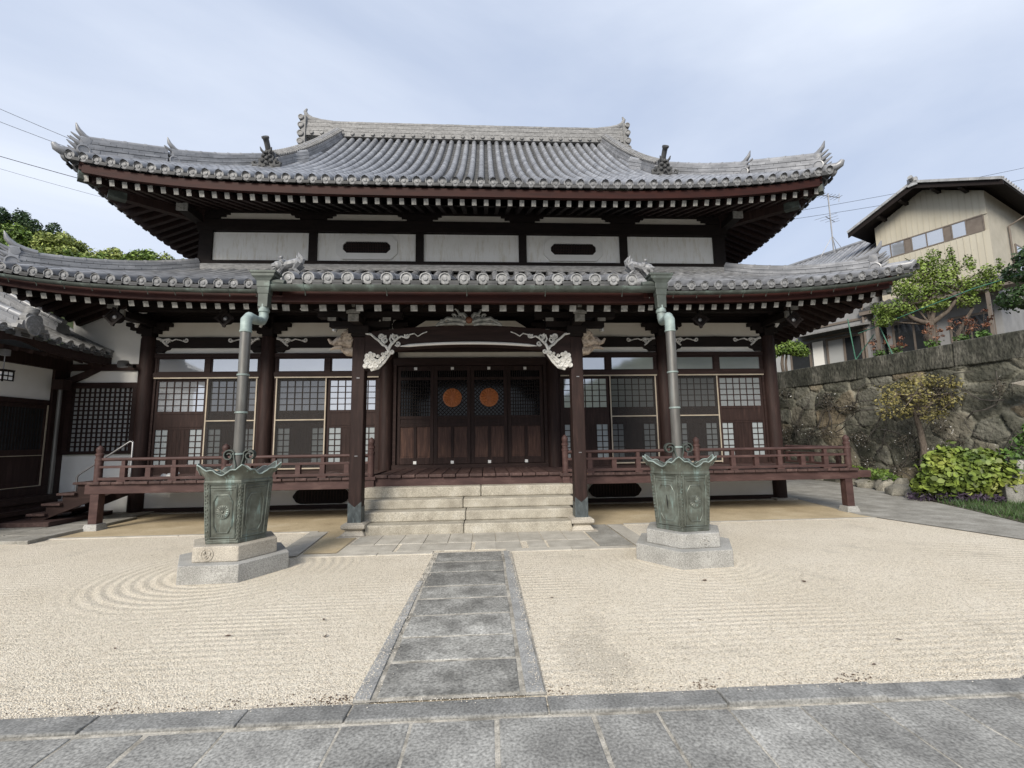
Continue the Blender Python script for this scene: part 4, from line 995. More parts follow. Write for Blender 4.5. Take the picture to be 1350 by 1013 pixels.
# the rainbow beam with its white carving
xa, xb = -2.07, 1.507; xm = (xa + xb) / 2
def arch(z0, rise, x): u = (x - xm) / ((xb - xa) / 2); return z0 + rise * (1 - u * u)
X_ = [lerp(xa, xb, i / 24) for i in range(25)]
g = MB(); poly = [(x, arch(3.05, .15, x) if abs(x - xm) < 1.42 else 3.0) for x in X_] + [(x, arch(3.42, .13, x)) for x in reversed(X_)]
g.prism(poly, (0, PY - .11, 0), (1, 0, 0), (0, 0, 1), (0, .22, 0)); kb = tp(g, 'porch_rainbow_beam', WOODX)
g = MB(); pts = [(x, PY - .125, arch(3.105, .125, x)) for x in X_ if abs(x - xm) < 1.32]
g.tube(pts, [.006] + [.026] * (len(pts) - 2) + [.006], 8); tp(g, 'white_trim', CARVE if False else WHITE, 50, parent=kb)
for q, sg in ((xa, 1), (xb, -1)):
    g = MB(); o = Vector((q, PY - .125, 3.10)); u = (sg, 0, 0); v = (0, 0, 1)
    scroll(g, o, u, v, [(.01, .30), (.10, .285), (.17, .22), (.24, .17), (.30, .10), (.36, .07), (.40, .0), (.43, -.03)], .020, .026)
    scroll(g, o, u, v, [(.40, .02), (.44, .10), (.50, .16), (.56, .22), (.62, .25)], .03, .016)
    scroll(g, o, u, v, spiral(.34, .19, .065, 1.3, 1.2), .024, .012); scroll(g, o, u, v, spiral(.27, .24, .05, 1.2, .2), .02, .01)
    scroll(g, o, u, v, spiral(.52, .24, .062, 1.3, 2.2), .024, .012); scroll(g, o, u, v, spiral(.56, .12, .045, 1.2, 3.6), .020, .01)
    scroll(g, o, u, v, spiral(.46, -.02, .04, 1.2, 3.0), .02, .012)
    scroll(g, o, u, v, spiral(.72, .26, .045, 1.2, 2.6), .018, .01)
    scroll(g, o, u, v, [(.62, .25), (.70, .22), (.76, .28), (.84, .30), (.90, .25), (.98, .30), (1.06, .33)], .016, .008)
    scroll(g, o, u, v, [(.34, .12), (.30, .2), (.24, .28)], .022, .012); scroll(g, o, u, v, [(.46, .12), (.42, .2), (.44, .28)], .022, .010)
    tp(g, 'scroll_carving', CARVE, 45, parent=kb)
    g = MB(); g.prism([(q, 2.76), (q + sg * .12, 2.76), (q + sg * .30, 2.86), (q + sg * .42, 3.0), (q + sg * .46, 3.08), (q, 3.08)], (0, PY - .075, 0), (1, 0, 0), (0, 0, 1), (0, .15, 0)); tp(g, 'beam_bracket', WOOD, parent=kb)
    g = MB(); o = Vector((q, PY - .09, 2.80)); rr = random.Random(3)
    # peony: a mass of overlapping petals with leaves running up the bracket
    for a, b, r, tl in ((.10, .05, .09, .4), (.05, .12, .08, 1.4), (.16, .10, .085, 2.2), (.11, .16, .075, 3.0), (.05, .20, .06, .2), (.19, .03, .07, 4.2), (.24, .10, .065, 5), (.28, .15, .06, .8), (.33, .19, .05, 1.2), (.37, .25, .045, 2), (.15, .22, .05, .5), (.10, .24, .045, 2.0), (.23, .20, .04, 2.0), (.30, .24, .035, 1.0), (.02, .03, .06, 3)):
        c = o + Vector((sg * a, -.02 - rr.random() * .03, b)); r *= .85; g.lathe([(r * .3, -.04), (r, .0), (r * .8, .03), (r * .3, .005), (.004, .03)], c, 7, ph=tl, axis=(sg * rr.uniform(-.5, .5), -1, rr.uniform(-.3, .5)))
    scroll(g, o, (sg, 0, 0), (0, 0, 1), [(.10, -.03), (.22, 0), (.32, .10), (.40, .22), (.45, .30)], .03, .02)
    tp(g, 'peony_carving', WHITE, 40, parent=kb)
# frog-leg strut carving over the beam
g = MB(); o = Vector((xm, PY - .10, 3.56)); u = (1, 0, 0); v = (0, 0, 1)
for sg in (-1, 1):
    scroll(g, o, (sg, 0, 0), v, [(.04, .12), (.10, .20), (.17, .20), (.20, .26), (.25, .29)], .04, .015); scroll(g, o, (sg, 0, 0), v, [(.05, .05), (.18, .10), (.30, .10), (.38, .12), (.45, .07), (.56, .01)], .05, .02)
    scroll(g, o, (sg, 0, 0), v, [(.08, .01), (.25, .03), (.42, .02), (.58, -.01)], .04, .02)
    for a, b, r in ((.15, .13, .05), (.26, .15, .045), (.36, .08, .04), (.47, .05, .035)): scroll(g, o, (sg, 0, 0), v, spiral(a, b, r, 1.1, .5), .022, .012)
sc_ = tp(g, 'frog_leg_carving', mat('grey_green_carving', [(.35, (.20, .21, .20)), (.65, (.46, .465, .445))], 14, .7, .4, 50, .01), 45)
g = MB(); g.lathe([(.065, 0), (.06, .03), (.035, .055), (.004, .06)], (xm, PY - .13, 3.64), 14, axis=(0, -1, 0)); tp(g, 'carved_jewel', mat('brown_jewel', [(.3, (.14, .05, .03)), (.7, (.22, .09, .05))], 6, .5), 50, parent=sc_)
# carved beast heads outside the posts
for x, sg in ((-2.29, -1), (1.725, 1)):
    g = MB(); B = Vector((x, PY - .02, 3.12))
    def q(a, b, c): return B + Vector((sg * a, b, c))
    g.tube([q(0, 0, .12), q(.14, 0, .16), q(.26, -.02, .15), q(.34, -.03, .10)], [.11, .11, .085, .05], 10)
    g.tube([q(0, 0, -.02), q(.10, -.01, -.02), q(.18, -.02, .03), q(.20, -.02, .07)], [.09, .075, .05, .03], 9)
    g.tube([q(.30, -.03, .12), q(.38, -.04, .14), q(.42, -.04, .20)], [.05, .035, .02], 7); g.tube([q(.18, -.05, .05), q(.30, -.06, .04), q(.38, -.05, .01)], [.04, .03, .015], 7)
    for k in range(8):
        a = k * .8; g.tube([q(.03 + .03 * k % .14, -.07, .20 + .03 * math.sin(a)), q(.05 + .04 * (k % 4), -.11, .26 + .05 * math.sin(a * 1.7)), q(.0 + .04 * (k % 4), -.09, .33 + .02 * (k % 3))], [.035, .03, .008], 6)
    for dy in (-.09,): g.lathe([(.03, 0), (.025, .02), (.004, .03)], q(.2, dy, .19), 8, axis=(0, -1, 0))
    tp(g, 'beast_head_carving', TANCARVE, 40)
for x, sg in ((-1.72, -1), (1.16, 1), (-2.75, 1), (2.2, -1)):      # cloud-like white scroll brackets in the shadow above
    g = MB(); o = Vector((x, PY + .35, 3.55)); scroll(g, o, (sg, 0, 0), (0, 0, 1), [(.0, .0), (.03, .12), (-.02, .22), (-.12, .27), (-.2, .33)], .045, .02); scroll(g, o, (sg, 0, 0), (0, 0, 1), [(-.02, .22), (.06, .27), (.09, .33)], .035, .015)
    tp(g, 'cloud_carving', CARVE, 45)

# ================================================================ stone steps and paving
ST = thing('stone_steps', 'four broad sandstone steps rising to the wooden temple entrance', 'steps', (-.3, 8.4, 0))
def sp_(mb, parent, org, name, m, bevel=0, smooth=False):
    o = mb.build(name, m, None, smooth, bevel); o.parent = parent
    if parent.parent is None: o.matrix_parent_inverse = Matrix.Translation(-Vector(org))
    return o
for k, (y0, z0, z1, xl_, xr_, j) in enumerate(((8.70, .50, .692, -2.27, 1.65, -.1), (8.42, .335, .50, -2.23, 1.60, -.42), (8.14, .165, .335, -2.18, 1.53, -.36), (7.86, -.03, .165, -2.02, 1.45, -.38))):
    for a, b in ((xl_, j), (j, xr_)):
        g = MB(); g.box(a + .004, b - .004, y0 + random.uniform(0, .01), 8.98, z0 + .001, z1 - .001); o = sp_(g, ST, (-.3, 8.4, 0), 'step_stone', STEP, .022)
    g = MB(); g.box(xl_ + .05, xr_ - .05, y0 + .03, 8.97, z0 + .03, z1 - .03) if False else None
g = MB(); n = 10
xx = [-2.05 + i * .365 for i in range(11)]
for r_, (ya, yb) in enumerate(((7.16, 7.85), (6.68, 7.15))):
    for i in range(10):
        o_ = .12 * r_; sh = (.0 if r_ == 0 else random.uniform(-.1, .1))
        g.box(max(-2.08, xx[i] + sh) + .004, xx[i + 1] + sh - .004 if r_ == 0 else xx[i + 1] - .004, ya + .004, yb - .004, -.06, .012 + random.uniform(-.002, .002))
APO = tag(g.build('apron_paving', APRON, bevel=.006), kind='structure')

# ================================================================ GROUND
def sheet(name, poly, z, m, kind='structure'):
    g = MB(); g.add([(x, y, z) for x, y in poly], [tuple(range(len(poly)))]); o = g.build(name, m, fix=False)
    if o.data.polygons[0].normal.z < 0: o.data.flip_normals()
    return tag(o, kind=kind)
sheet('ground', [(-400, -400), (400, -400), (400, 400), (-400, 400)], -.10, SOIL)
sheet('gravel_court', [(-16, 2.85), (9.2, 2.85), (8.3, 5), (7.75, 6.37), (7.2, 8.6), (-16, 8.6)], 0, GRAVEL)
sheet('earth_strip', [(-7.45, 8.30), (7.4, 8.30), (8.0, 8.45), (7.7, 12.0), (-8.3, 12.0), (-7.6, 8.9)], .008, EARTH)
sheet('earth_patch', [(-2.56, 6.72), (-2.10, 6.72), (-2.10, 8.31), (-2.72, 8.31)], .009, EARTH)
sheet('earth_patch', [(1.63, 6.70), (2.12, 6.70), (2.12, 8.31), (1.63, 8.31)], .009, ASH)
sheet('side_path', [(9.3, 2.8), (8.32, 5), (7.72, 6.37), (7.16, 8.6), (7.7, 12), (7.9, 26), (13, 26), (11.9, 15), (10.15, 10.2), (9.6, 8.7), (9.05, 7.35), (9.4, 5), (9.9, 2.8)], .012, ASH)
g = MB()
for a, b in ((-7.45, -5.2), (-5.2, -2.9), (2.45, 4.4), (4.4, 7.2)): g.box(a + .004, b - .004, 8.24 + random.uniform(-.01, .01), 8.33, -.05, .016)
g.add([(x, y, .017) for x, y in ((-2.90, 6.53), (-2.58, 6.57), (-2.72, 8.24), (-3.03, 8.24))], [(0, 1, 2, 3)]); g.add([(x, y, .017) for x, y in ((2.13, 6.60), (2.40, 6.60), (2.40, 8.24), (2.13, 8.24))], [(0, 1, 2, 3)])
for a, b in ((-2.57, -1.5), (-1.5, -.74), (.26, 1.2), (1.2, 2.12)): g.box(a + .004, b - .004, 6.52, 6.67, -.05, .014)
tag(g.build('border_kerb', APRON, bevel=.005), kind='structure')
# central path
def slab(g, q, h, z0=-.06, j=.004):
    q = [(x + random.uniform(-j, j), y + random.uniform(-j, j)) for x, y in q]; dz = random.uniform(-.003, .003)
    v = [(*p, z0) for p in q] + [(*p, h + dz) for p in q]
    g.add(v, [(0, 3, 2, 1), (4, 5, 6, 7), (0, 1, 5, 4), (1, 2, 6, 5), (2, 3, 7, 6), (3, 0, 4, 7)])
sheet('path_bed', [(-.80, 2.94), (.35, 2.94), (.33, 6.52), (-.72, 6.52)], .019, MORTAR)
jy = [2.955, 3.41, 3.81, 4.26, 4.68, 5.06, 5.58, 6.02, 6.515]
g = MB()
for a, b in zip(jy[:-1], jy[1:]):
    slab(g, [(-.668, a + .013), (.200, a + .013), (.198, b - .012), (-.668, b - .012)], .0235, j=.007)
tag(g.build('path_paving', PATHM, bevel=.007), kind='structure')
g = MB()
for a, b in ((2.95, 4.2), (4.2, 5.25)): slab(g, [(-.80 + (a - 2.95) * .02, a + .004), (-.70, a + .004), (-.70, b - .004), (-.80 + (b - 2.95) * .02, b - .004)], .03)
slab(g, [(-.745, 5.26), (-.70, 5.26), (-.70, 6.5), (-.705, 6.5)], .012)
for a, b in ((2.95, 3.86), (3.86, 4.05), (4.05, 5.6), (5.6, 6.5)): slab(g, [(.228, a + .004), (.345 - (a - 2.95) * .012, a + .004), (.345 - (b - 2.95) * .012, b - .004), (.226, b - .004)], .03)
tag(g.build('path_kerb', KERB, bevel=.008), kind='structure')
# front kerb and the pavement the photograph is taken from
PV = -.0108
def rotz(o): o.rotation_euler = (0, 0, PV); return o
g = MB(); kx = [-9, -6.6, -4.4, -3.3, -2.25, -1.42, -.83, .32, 1.36, 2.32, 3.34, 5, 7, 9]
for i, (a, b) in enumerate(zip(kx[:-1], kx[1:])): slab(g, [(a + .006, 2.775), (b - .006, 2.775), (b - .004, 2.935), (a + .004, 2.935)], .012 + (.010 if i in (8, 10) else 0))
tag(rotz(g.build('front_kerb', KERBD, bevel=.009)), kind='structure')
rotz(sheet('pavement_bed', [(-12, .2), (12, .2), (12, 2.93), (-12, 2.93)], -.005, MORTAR))
g = MB(); px_ = [-2.25, -1.87, -1.45, -.84, -.46, .02, .56, .93, 1.34, 1.76, 2.18, 2.62]
while px_[0] > -9: px_.insert(0, px_[0] - random.uniform(.38, .6))
while px_[-1] < 9: px_.append(px_[-1] + random.uniform(.4, .5))
for a, b in zip(px_[:-1], px_[1:]):
    slab(g, [(a + .009, .4), (b - .009, .4), (b - .008, 2.75), (a + .008, 2.75)], .0, j=.007)
tag(rotz(g.build('stone_pavement', PAVE, bevel=.008)), kind='structure')
sheet('forecourt', [(-30, -30), (30, -30), (30, .2), (-30, .2)], -.02, PAVE)
g = MB(); random.seed(11)
for i in range(6):
    for j in range(8):
        x0 = -7.45 - (i + 1) * .72; y0 = 7.95 + j * .5; slab(g, [(x0, y0), (x0 + .70, y0), (x0 + .70, y0 + .48), (x0, y0 + .48)], .05)
for a, b in ((7.9, 9.0), (9.0, 10.2)): slab(g, [(-7.44, a), (-7.28, a), (-7.28, b), (-7.44, b)], .06)
tag(g.build('annex_paving', ASH, bevel=.01), kind='structure')
# fallen leaves lying on the raked gravel
LEAFBR = mat('dead_leaf', [(.3, (.05, .03, .02)), (.7, (.14, .085, .05))], 20, .8)
lv = [(-4.69, 6.9), (-2.84, 3.86), (-1.43, 4.29), (1.8, 3.98), (2.6, 3.13), (3.35, 4.86), (.63, 4.64), (2.34, 5.0), (3.1, 3.47), (-1.29, 3.94), (-2.09, 4.01)]
l0 = None
for i, (x, y) in enumerate(lv):
    if l0 is None:
        g = MB(); g.add([(-.03, 0, .006), (-.012, .013, .012), (.012, .012, .016), (.034, 0, .010), (.014, -.013, .007), (-.012, -.012, .009), (0, 0, .004)], [(0, 6, 1), (1, 6, 2), (2, 6, 3), (3, 6, 4), (4, 6, 5), (5, 6, 0)]); l0 = g.build('fallen_leaf', LEAFBR, fix=False); o = l0
    else: o = l0.copy(); col.objects.link(o)
    o.location = (x, y, .004); s = random.uniform(.5, .9); o.scale = (s, s, s); o.rotation_euler = (random.uniform(-.2, .2), random.uniform(-.2, .2), random.uniform(0, 6))
    tag(o, 'small curled brown dead leaf lying on the raked gravel', 'leaf', 'dead leaves scattered on the gravel')

# ================================================================ RAIN BASINS
def pedestal(x, y, label, emb, rot=0, m2=GRANITEW):
    t = thing('stone_pedestal', label, 'pedestal', (x, y, 0), 'stone pedestals of the rain basins')
    ph = R(-59 + rot)
    g = MB(); g.lathe([(.655, -.05), (.65, .20)], (0, 0, 0), 6, ph); o = g.build('lower_tier', GRANITE, t, bevel=.008)
    g = MB(); g.lathe([(.505, .201), (.50, .375)], (0, 0, 0), 6, ph); o2 = g.build('upper_tier', m2, t, bevel=.012)
    a = R(-89 + rot); d = Vector((math.cos(a), math.sin(a), 0)); u = Vector((-d.y, d.x, 0)); c = d * .436 + u * emb + Vector((0, 0, .287))
    g = MB(); g.lathe([(.072, -.02), (.072, .008), (.060, .010), (.058, .004), (.004, .004)], c, 24, axis=d)
    for k in range(3):
        q = k * 2.094; p = c + u * .028 * math.cos(q) + Vector((0, 0, .028 * math.sin(q)))
        g.tube([p + d * .006, p + d * .006 + u * .02 * math.cos(q + 1.2) + Vector((0, 0, .02 * math.sin(q + 1.2))), p + d * .006 + u * .036 * math.cos(q + 2.1) + Vector((0, 0, .036 * math.sin(q + 2.1)))], [.019, .013, .004], 7)
    g.build('carved_crest', m2, o2, 40)
    return t
def basin(x, y, label, rot, crest_face, hole_face):
    z0 = .376; t = thing('rain_basin', label, 'rain basin', (x, y, z0), 'bronze rain basins under the downpipes'); ph = R(-59 + rot)
    rad = lambda h: .352 + .055 * h / .74
    g = MB(); g.lathe([(rad(0) + .012, 0), (rad(0) + .012, .03), (rad(.035), .036), (rad(.70), .70), (rad(.70) + .012, .705), (rad(.70) + .012, .735)], (0, 0, 0), 6, ph)
    # wavy flaring rim
    n = 96; K = 7; vs = []
    def hexr(a, Rr): b = (a - ph) % R(60); return Rr * math.cos(R(30)) / math.cos(b - R(30))
    for side in (0, 1):
        for k in range(K):
            f = k / (K - 1)
            for i in range(n):
                a = 2 * math.pi * i / n; b = abs(((a - ph + R(30)) % R(60)) - R(30)) / R(30)      # 0 at a corner, 1 mid-face
                lip = .125 * (1 - b) ** 1.6 + .020 * (math.cos(b * math.pi * 3.0) * .5 + .5) + .018 * (1 if .36 < b < .62 else 0)
                rr = lerp(hexr(a, rad(.735)), hexr(a, rad(.735)) * (1 - .04) + .02 + .105 * (1 - .6 * b), f ** 1.7) - side * .008
                zz = .735 + f * (.065 + lip) + (.0 if f < .99 else -.004) - (.012 * (1 - b) * (f ** 6))
                vs.append((rr * math.cos(a), rr * math.sin(a), zz))
    fs = []
    for s_ in range(2):
        o = s_ * K * n
        for k in range(K - 1):
            for i in range(n): fs.append((o + k * n + i, o + k * n + (i + 1) % n, o + (k + 1) * n + (i + 1) % n, o + (k + 1) * n + i))
    for i in range(n): fs.append(((K - 1) * n + i, (K - 1) * n + (i + 1) % n, 2 * K * n - n + (i + 1) % n, 2 * K * n - n + i))
    body = g.build('basin_body', BRONZE, t, bevel=.006)
    g = MB(); g.add(vs, fs); wr = g.build('wavy_rim', BRONZE, t, 60)
    g = MB(); ed = [Vector(vs[(K - 1) * n + i]) for i in range(n)]; g.tube([e + Vector((0, 0, .002)) for e in ed + ed[:1]], .008, 5); g.build('rim_edge', COPPERP, wr, 50)
    g = MB(); g.lathe([(rad(.6) - .03, .60), (.01, .601)], (0, 0, 0), 6, ph); g.build('basin_floor', DARK, t)
    tr = MB()
    for k in range(6):
        a0 = ph + R(60 * k); am = a0 + R(30)
        def P(s, h, off=.004):     # s in -1..1 across the face
            r_ = rad(h); p0 = Vector((math.cos(a0) * r_, math.sin(a0) * r_, h)); p1 = Vector((math.cos(a0 + R(60)) * r_, math.sin(a0 + R(60)) * r_, h))
            return p0.lerp(p1, (s + 1) / 2) + Vector((math.cos(am), math.sin(am), .07)) * off
        def line(pts, r=.005): tr.tube(pts, r * 1.5, 5)
        line([P(-.78, .07), P(.78, .07), P(.78, .69), P(-.78, .69), P(-.78, .07)], .008)
        line([P(-.70, .655), P(.70, .655)], .005); line([P(-.55, .625), P(.55, .625)], .005); line([P(-.92, .04), P(.92, .04)], .006)
        ow, oh, z_ = .56, .22, .345
        oc = [(-ow, -oh + .08), (-ow + .22, -oh), (ow - .22, -oh), (ow, -oh + .08), (ow, oh - .08), (ow - .22, oh), (-ow + .22, oh), (-ow, oh - .08), (-ow, -oh + .08)]
        line([P(a, z_ + b) for a, b in oc], .006)
        for i in range(16): tr.lathe([(.010, -.004), (.008, .006), (.002, .009)], P(-.93 + (i % 2) * .04, .06 + i * .042), 5, axis=(math.cos(am), math.sin(am), 0)); tr.lathe([(.010, -.004), (.008, .006), (.002, .009)], P(.93 - (i % 2) * .04, .06 + i * .042), 5, axis=(math.cos(am), math.sin(am), 0))
        if k == crest_face:
            c = P(0, .37, .006); d = Vector((math.cos(am), math.sin(am), .07)).normalized(); u = Vector((-d.y, d.x, 0)).normalized(); v_ = d.cross(u)
            cr = MB()
            for j in range(16):
                q = 2 * math.pi * j / 16; e = u * math.cos(q) + v_ * math.sin(q); cr.tube([c + e * .02, c + e * .055, c + e * .074], [.006, .0145, .008], 6)
            cr.lathe([(.08, -.01), (.08, .003), (.07, .005)], c, 32, axis=d); cr.lathe([(.020, 0), (.016, .016), (.003, .02)], c, 10, axis=d)
            cr.build('chrysanthemum_crest', BRONZE, t, 40)
        if k == hole_face:
            cr = MB(); cr.tube([P(0, .26, .0), P(0, .34, .001), P(-.03, .44, .0)], [.003, .009, .004], 6); cr.build('slot', DARK, t)
    tr.build('relief_border', BRONZE, t, 40)
    # scrolls holding the pipe
    s_ = MB()
    for sg in (-1, 1):
        pts = [(sg * .03, 0, .70), (sg * .04, -.005, .80), (sg * .035, -.01, .90), (sg * .06, -.01, 1.0)]
        pts += [(sg * (.125 + .075 * (1 - .72 * i / 16) * math.cos(2.6 - i * .52)), -.01, 1.02 + .075 * (1 - .72 * i / 16) * math.sin(2.6 - i * .52)) for i in range(17)]
        pts = [Vector(p) for p in pts]
        for yy in (-.025, .025): pass
        s_.sweep if False else None
        n_ = len(pts); v = []
        for p in pts: v += [p + Vector((0, -.035, 0)), p + Vector((0, .035, 0))]
        th = []
        for i, p in enumerate(pts):
            tt = (pts[min(i + 1, n_ - 1)] - pts[max(i - 1, 0)]).normalized(); nn = Vector((-tt.z, 0, tt.x)) * .007
            th += [p + nn + Vector((0, -.035, 0)), p + nn + Vector((0, .035, 0)), p - nn + Vector((0, .035, 0)), p - nn + Vector((0, -.035, 0))]
        f = [(i * 4 + k, i * 4 + (k + 1) % 4, (i + 1) * 4 + (k + 1) % 4, (i + 1) * 4 + k) for i in range(n_ - 1) for k in range(4)] + [(0, 1, 2, 3), (n_ * 4 - 1, n_ * 4 - 2, n_ * 4 - 3, n_ * 4 - 4)]
        s_.add(th, f)
    for q in range(3):
        a = q * 2.1 - 1.0; s_.tube([(.05 * math.cos(a), .05 * math.sin(a), .86), (.16 * math.cos(a), .16 * math.sin(a), .80), (.27 * math.cos(a), .27 * math.sin(a), .86)], [.02, .018, .008], 6)
    s_.build('pipe_scroll', COPPER, t, 45)
    return t
pedestal(-3.12, 6.04, 'two-step six-sided pedestal under the left bronze rain basin, warm grey upper step', -.09)
pedestal(2.57, 6.03, 'two-step six-sided pedestal under the right bronze rain basin, all grey', .06, 4, GRANITE)
basin(-3.12, 6.04, 'weathered six-sided bronze rain basin with a wavy rim, left of the stone path', 0, 5, -1)
basin(2.57, 6.03, 'weathered six-sided bronze rain basin with a slot in its front, right of the stone path', 6, 5, 4)

# ================================================================ THINGS HUNG ON OR LYING AT THE HALL
def eave_light(x, y, z, label, rnd):
    t = thing('eave_floodlight', label, 'floodlight', (x, y, z), 'lamps hung under the lower eave')
    g = MB(); s = .17
    pts = [(s, 0), (0, s), (-s, 0), (0, -s)]
    for i in range(4):
        a, b = pts[i], pts[(i + 1) % 4]; g.beam((a[0], -.03, a[1]), (b[0], -.03, b[1]), .03, .03, up=(0, 1, 0))
    for a in pts: g.lathe([(.03, -.02), (.03, .02)], (a[0], -.03, a[1]), 8, axis=(0, -1, 0))
    g.build('frame', BLACKW, t)
    g = MB(); g.lathe([(.10, -.14), (.135, -.02), (.135, .03), (.12, .03), (.09, -.01), (.004, -.01)], (0, 0, 0), 20, axis=(0, -1, 0)); g.build('lamp_head', BLACKW, t, 45)
    g = MB(); g.lathe([(.045, 0), (.03, .02), (.004, .026)], (0, .0, 0), 12, axis=(0, -1, 0)); g.build('lens', METAL, t, 45)
    g = MB(); g.beam((0, .08, .05), (0, .12, .5), .03, .02); g.build('bracket', BLACKW, t)
eave_light(-7.63, 9.6, 4.17, 'round dark lamp with a diamond frame under the far left end of the eave', True)
eave_light(-5.42, 9.6, 4.14, 'dark round lamp under the eave just left of the left downpipe', True)
eave_light(4.76, 9.6, 4.12, 'dark diamond-framed lamp under the eave just right of the right downpipe', False)
eave_light(6.92, 9.6, 4.12, 'dark diamond-framed lamp under the right corner of the eave', False)
t = thing('horn_loudspeaker', 'grey horn loudspeaker on the white wall beside the left corner column', 'loudspeaker', (-8.15, 10.7, 3.36))
g = MB(); v = []
for w_, h_, y in ((.13, .085, -.10), (.13, .085, -.09), (.05, .04, .02), (.04, .035, .14)):
    v += [(a * w_ * (1 if abs(b) < .9 else 1), y, b * h_) for a, b in [(math.cos(q * math.pi / 8) * (1 / max(abs(math.cos(q * math.pi / 8)), abs(math.sin(q * math.pi / 8)))) ** .6, math.sin(q * math.pi / 8) * (1 / max(abs(math.cos(q * math.pi / 8)), abs(math.sin(q * math.pi / 8)))) ** .6) for q in range(16)]]
g.add(v, [(i * 16 + k, i * 16 + (k + 1) % 16, (i + 1) * 16 + (k + 1) % 16, (i + 1) * 16 + k) for i in range(3) for k in range(16)]); g.build('horn', METAL, t, 40)
g = MB(); g.lathe([(.04, -.06), (.03, -.02), (.004, -.01)], (0, .02, 0), 10, axis=(0, -1, 0)); g.box(-.03, .03, .1, .3, -.03, .03); g.build('driver', BLACKW, t)
g = MB(); rr = random.Random(5); 
for k in range(7): g.lathe([(.01, -.02), (.06, 0), (.05, .035), (.01, .05)], (rr.uniform(-.11, .11), rr.uniform(-.05, .05), .02 + rr.uniform(0, .05)), 7, axis=(rr.uniform(-.6, .6), -.4, 1))
o = g.build('cloth_bundle', PAPER, None, 50, loc=(-6.05, 9.25, .90)); tag(o, 'small crumpled white cloth lying on the veranda behind the left railing', 'cloth')

# ================================================================ LEFT ANNEX
AX = -9.65
AN = thing('side_annex', 'low dark timber annex with white plaster walls joined to the left end of the temple', 'annex', (AX, 10.5, 0))
def ap(mb, name, m, smooth=False, bevel=0, parent=None): return sp_(mb, parent or AN, (AX, 10.5, 0), name, m, bevel, smooth)
for q in ((11.0, 11.12, .03, 1.34), (11.0, 11.1, 2.99, 3.26), (11.02, 11.12, 3.42, 5.2)): g = MB(); g.box(AX, -8.04, *q); ap(g, 'plaster_wall', WHITE)
g = MB(); g.box(AX, -8.04, 10.95, 11.14, 1.345, 1.42); g.box(AX, -8.04, 10.95, 11.14, 2.86, 2.985); g.box(AX, -8.04, 10.94, 11.14, 3.265, 3.415); g.box(AX, -9.49, 10.955, 11.13, 1.4205, 2.8595); g.box(-8.16, -8.04, 10.955, 11.13, 1.4205, 2.8595); ap(g, 'wall_frame', WOODX)
g = MB(); g.box(-9.49, -8.16, 11.06, 11.07, 1.42, 2.86); lw = ap(g, 'frosted_pane', PANE)
g = MB(); 
for k in range(1, 12): x = lerp(-9.49, -8.16, k / 12); g.box(x - .017, x + .017, 11.035, 11.052, 1.42, 2.86)
for k in range(1, 14): z = lerp(1.42, 2.86, k / 14); g.box(-9.49, -8.16, 11.032, 11.055, z - .016, z + .016)
ap(g, 'lattice', WOOD, parent=lw)
g = MB(); g.box(AX - .12, AX, 6.5, 11.0, 2.55, 3.24); g.box(AX - 3.5, AX - .12, 6.5, 11.3, .0, 3.55); ap(g, 'side_wall', WHITE)
g = MB(); g.box(AX - .10, AX + .03, 6.5, 11.0, 2.45, 2.549); g.box(AX - .10, AX + .10, 6.5, 10.9, .53, .69); g.box(AX - .08, AX + .06, 10.62, 11.0, .0, 3.4); g.box(AX - .1, AX + .05, 9.66, 9.74, .7, 2.45) if False else None
g.box(AX - .1, AX + .06, 8.2, 8.36, .0, 3.3); g.box(AX - .1, AX + .08, 6.5, 11, 3.245, 3.6); ap(g, 'side_frame', WOOD)
for a, b in ((8.4, 9.5), (9.5, 10.60)):
    g = MB(); y0, y1 = a + .01, b - .01
    for q in ((y0, y0 + .06, .70, 2.44), (y1 - .06, y1, .70, 2.44), (y0 + .061, y1 - .061, .70, .80), (y0 + .061, y1 - .061, 1.36, 1.48), (y0 + .061, y1 - .061, 2.36, 2.44)): g.box(AX - .03, AX + .01, *q)
    g.box(AX - .015, AX - .002, y0 + .06, y1 - .06, .8, 1.36); d = ap(g, 'sliding_door', WOOD)
    g = MB(); g.box(AX - .02, AX - .012, y0 + .06, y1 - .06, 1.48, 2.36); ap(g, 'glass_pane', GLASSD, parent=d)
    g = MB()
    for k in range(1, 15): y = lerp(y0 + .06, y1 - .06, k / 15); g.box(AX - .010, AX + .004, y - .011, y + .011, 1.48, 2.36)
    for k in (1, 2, 3, 4, 5): z = lerp(1.48, 2.36, k / 6); g.box(AX - .009, AX + .001, y0 + .06, y1 - .06, z - .007, z + .007)
    ap(g, 'lattice', BLACKW, parent=d)
    g = MB(); g.box(AX + .012, AX + .03, y1 - .02, y1, .70, 2.44); g.box(AX + .012, AX + .03, y0, y1 - .021, .70, .715); g.box(AX + .012, AX + .03, y0, y1 - .021, 1.345, 1.36); ap(g, 'brass_edge', GOLD, parent=d)
g = MB(); g.box(AX, -9.22, 7.0, 10.66, .40, .53); g.box(AX, -9.3, 7.0, 10.58, .14, .40) if False else None; g.box(AX, -9.05, 7.0, 10.45, .22, .31); g.box(AX + .02, -9.27, 7.05, 10.6, .13, .40); g.box(-9.26, -9.10, 7.05, 10.4, .13, .22); ap(g, 'entrance_step', WOODX, bevel=.008)
g = MB(); g.box(-11, -8.16, 9.22, 10.7, .052, .135); g.box(-11, -8.18, 9.24, 10.7, .0, .0515); ap(g, 'boardwalk', DECKW, bevel=.006)
g = MB(); g.tube([(-9.38, 10.55, .06), (-9.38, 10.55, 2.78)], .04, 10); ap(g, 'downpipe', PIPE, 50)
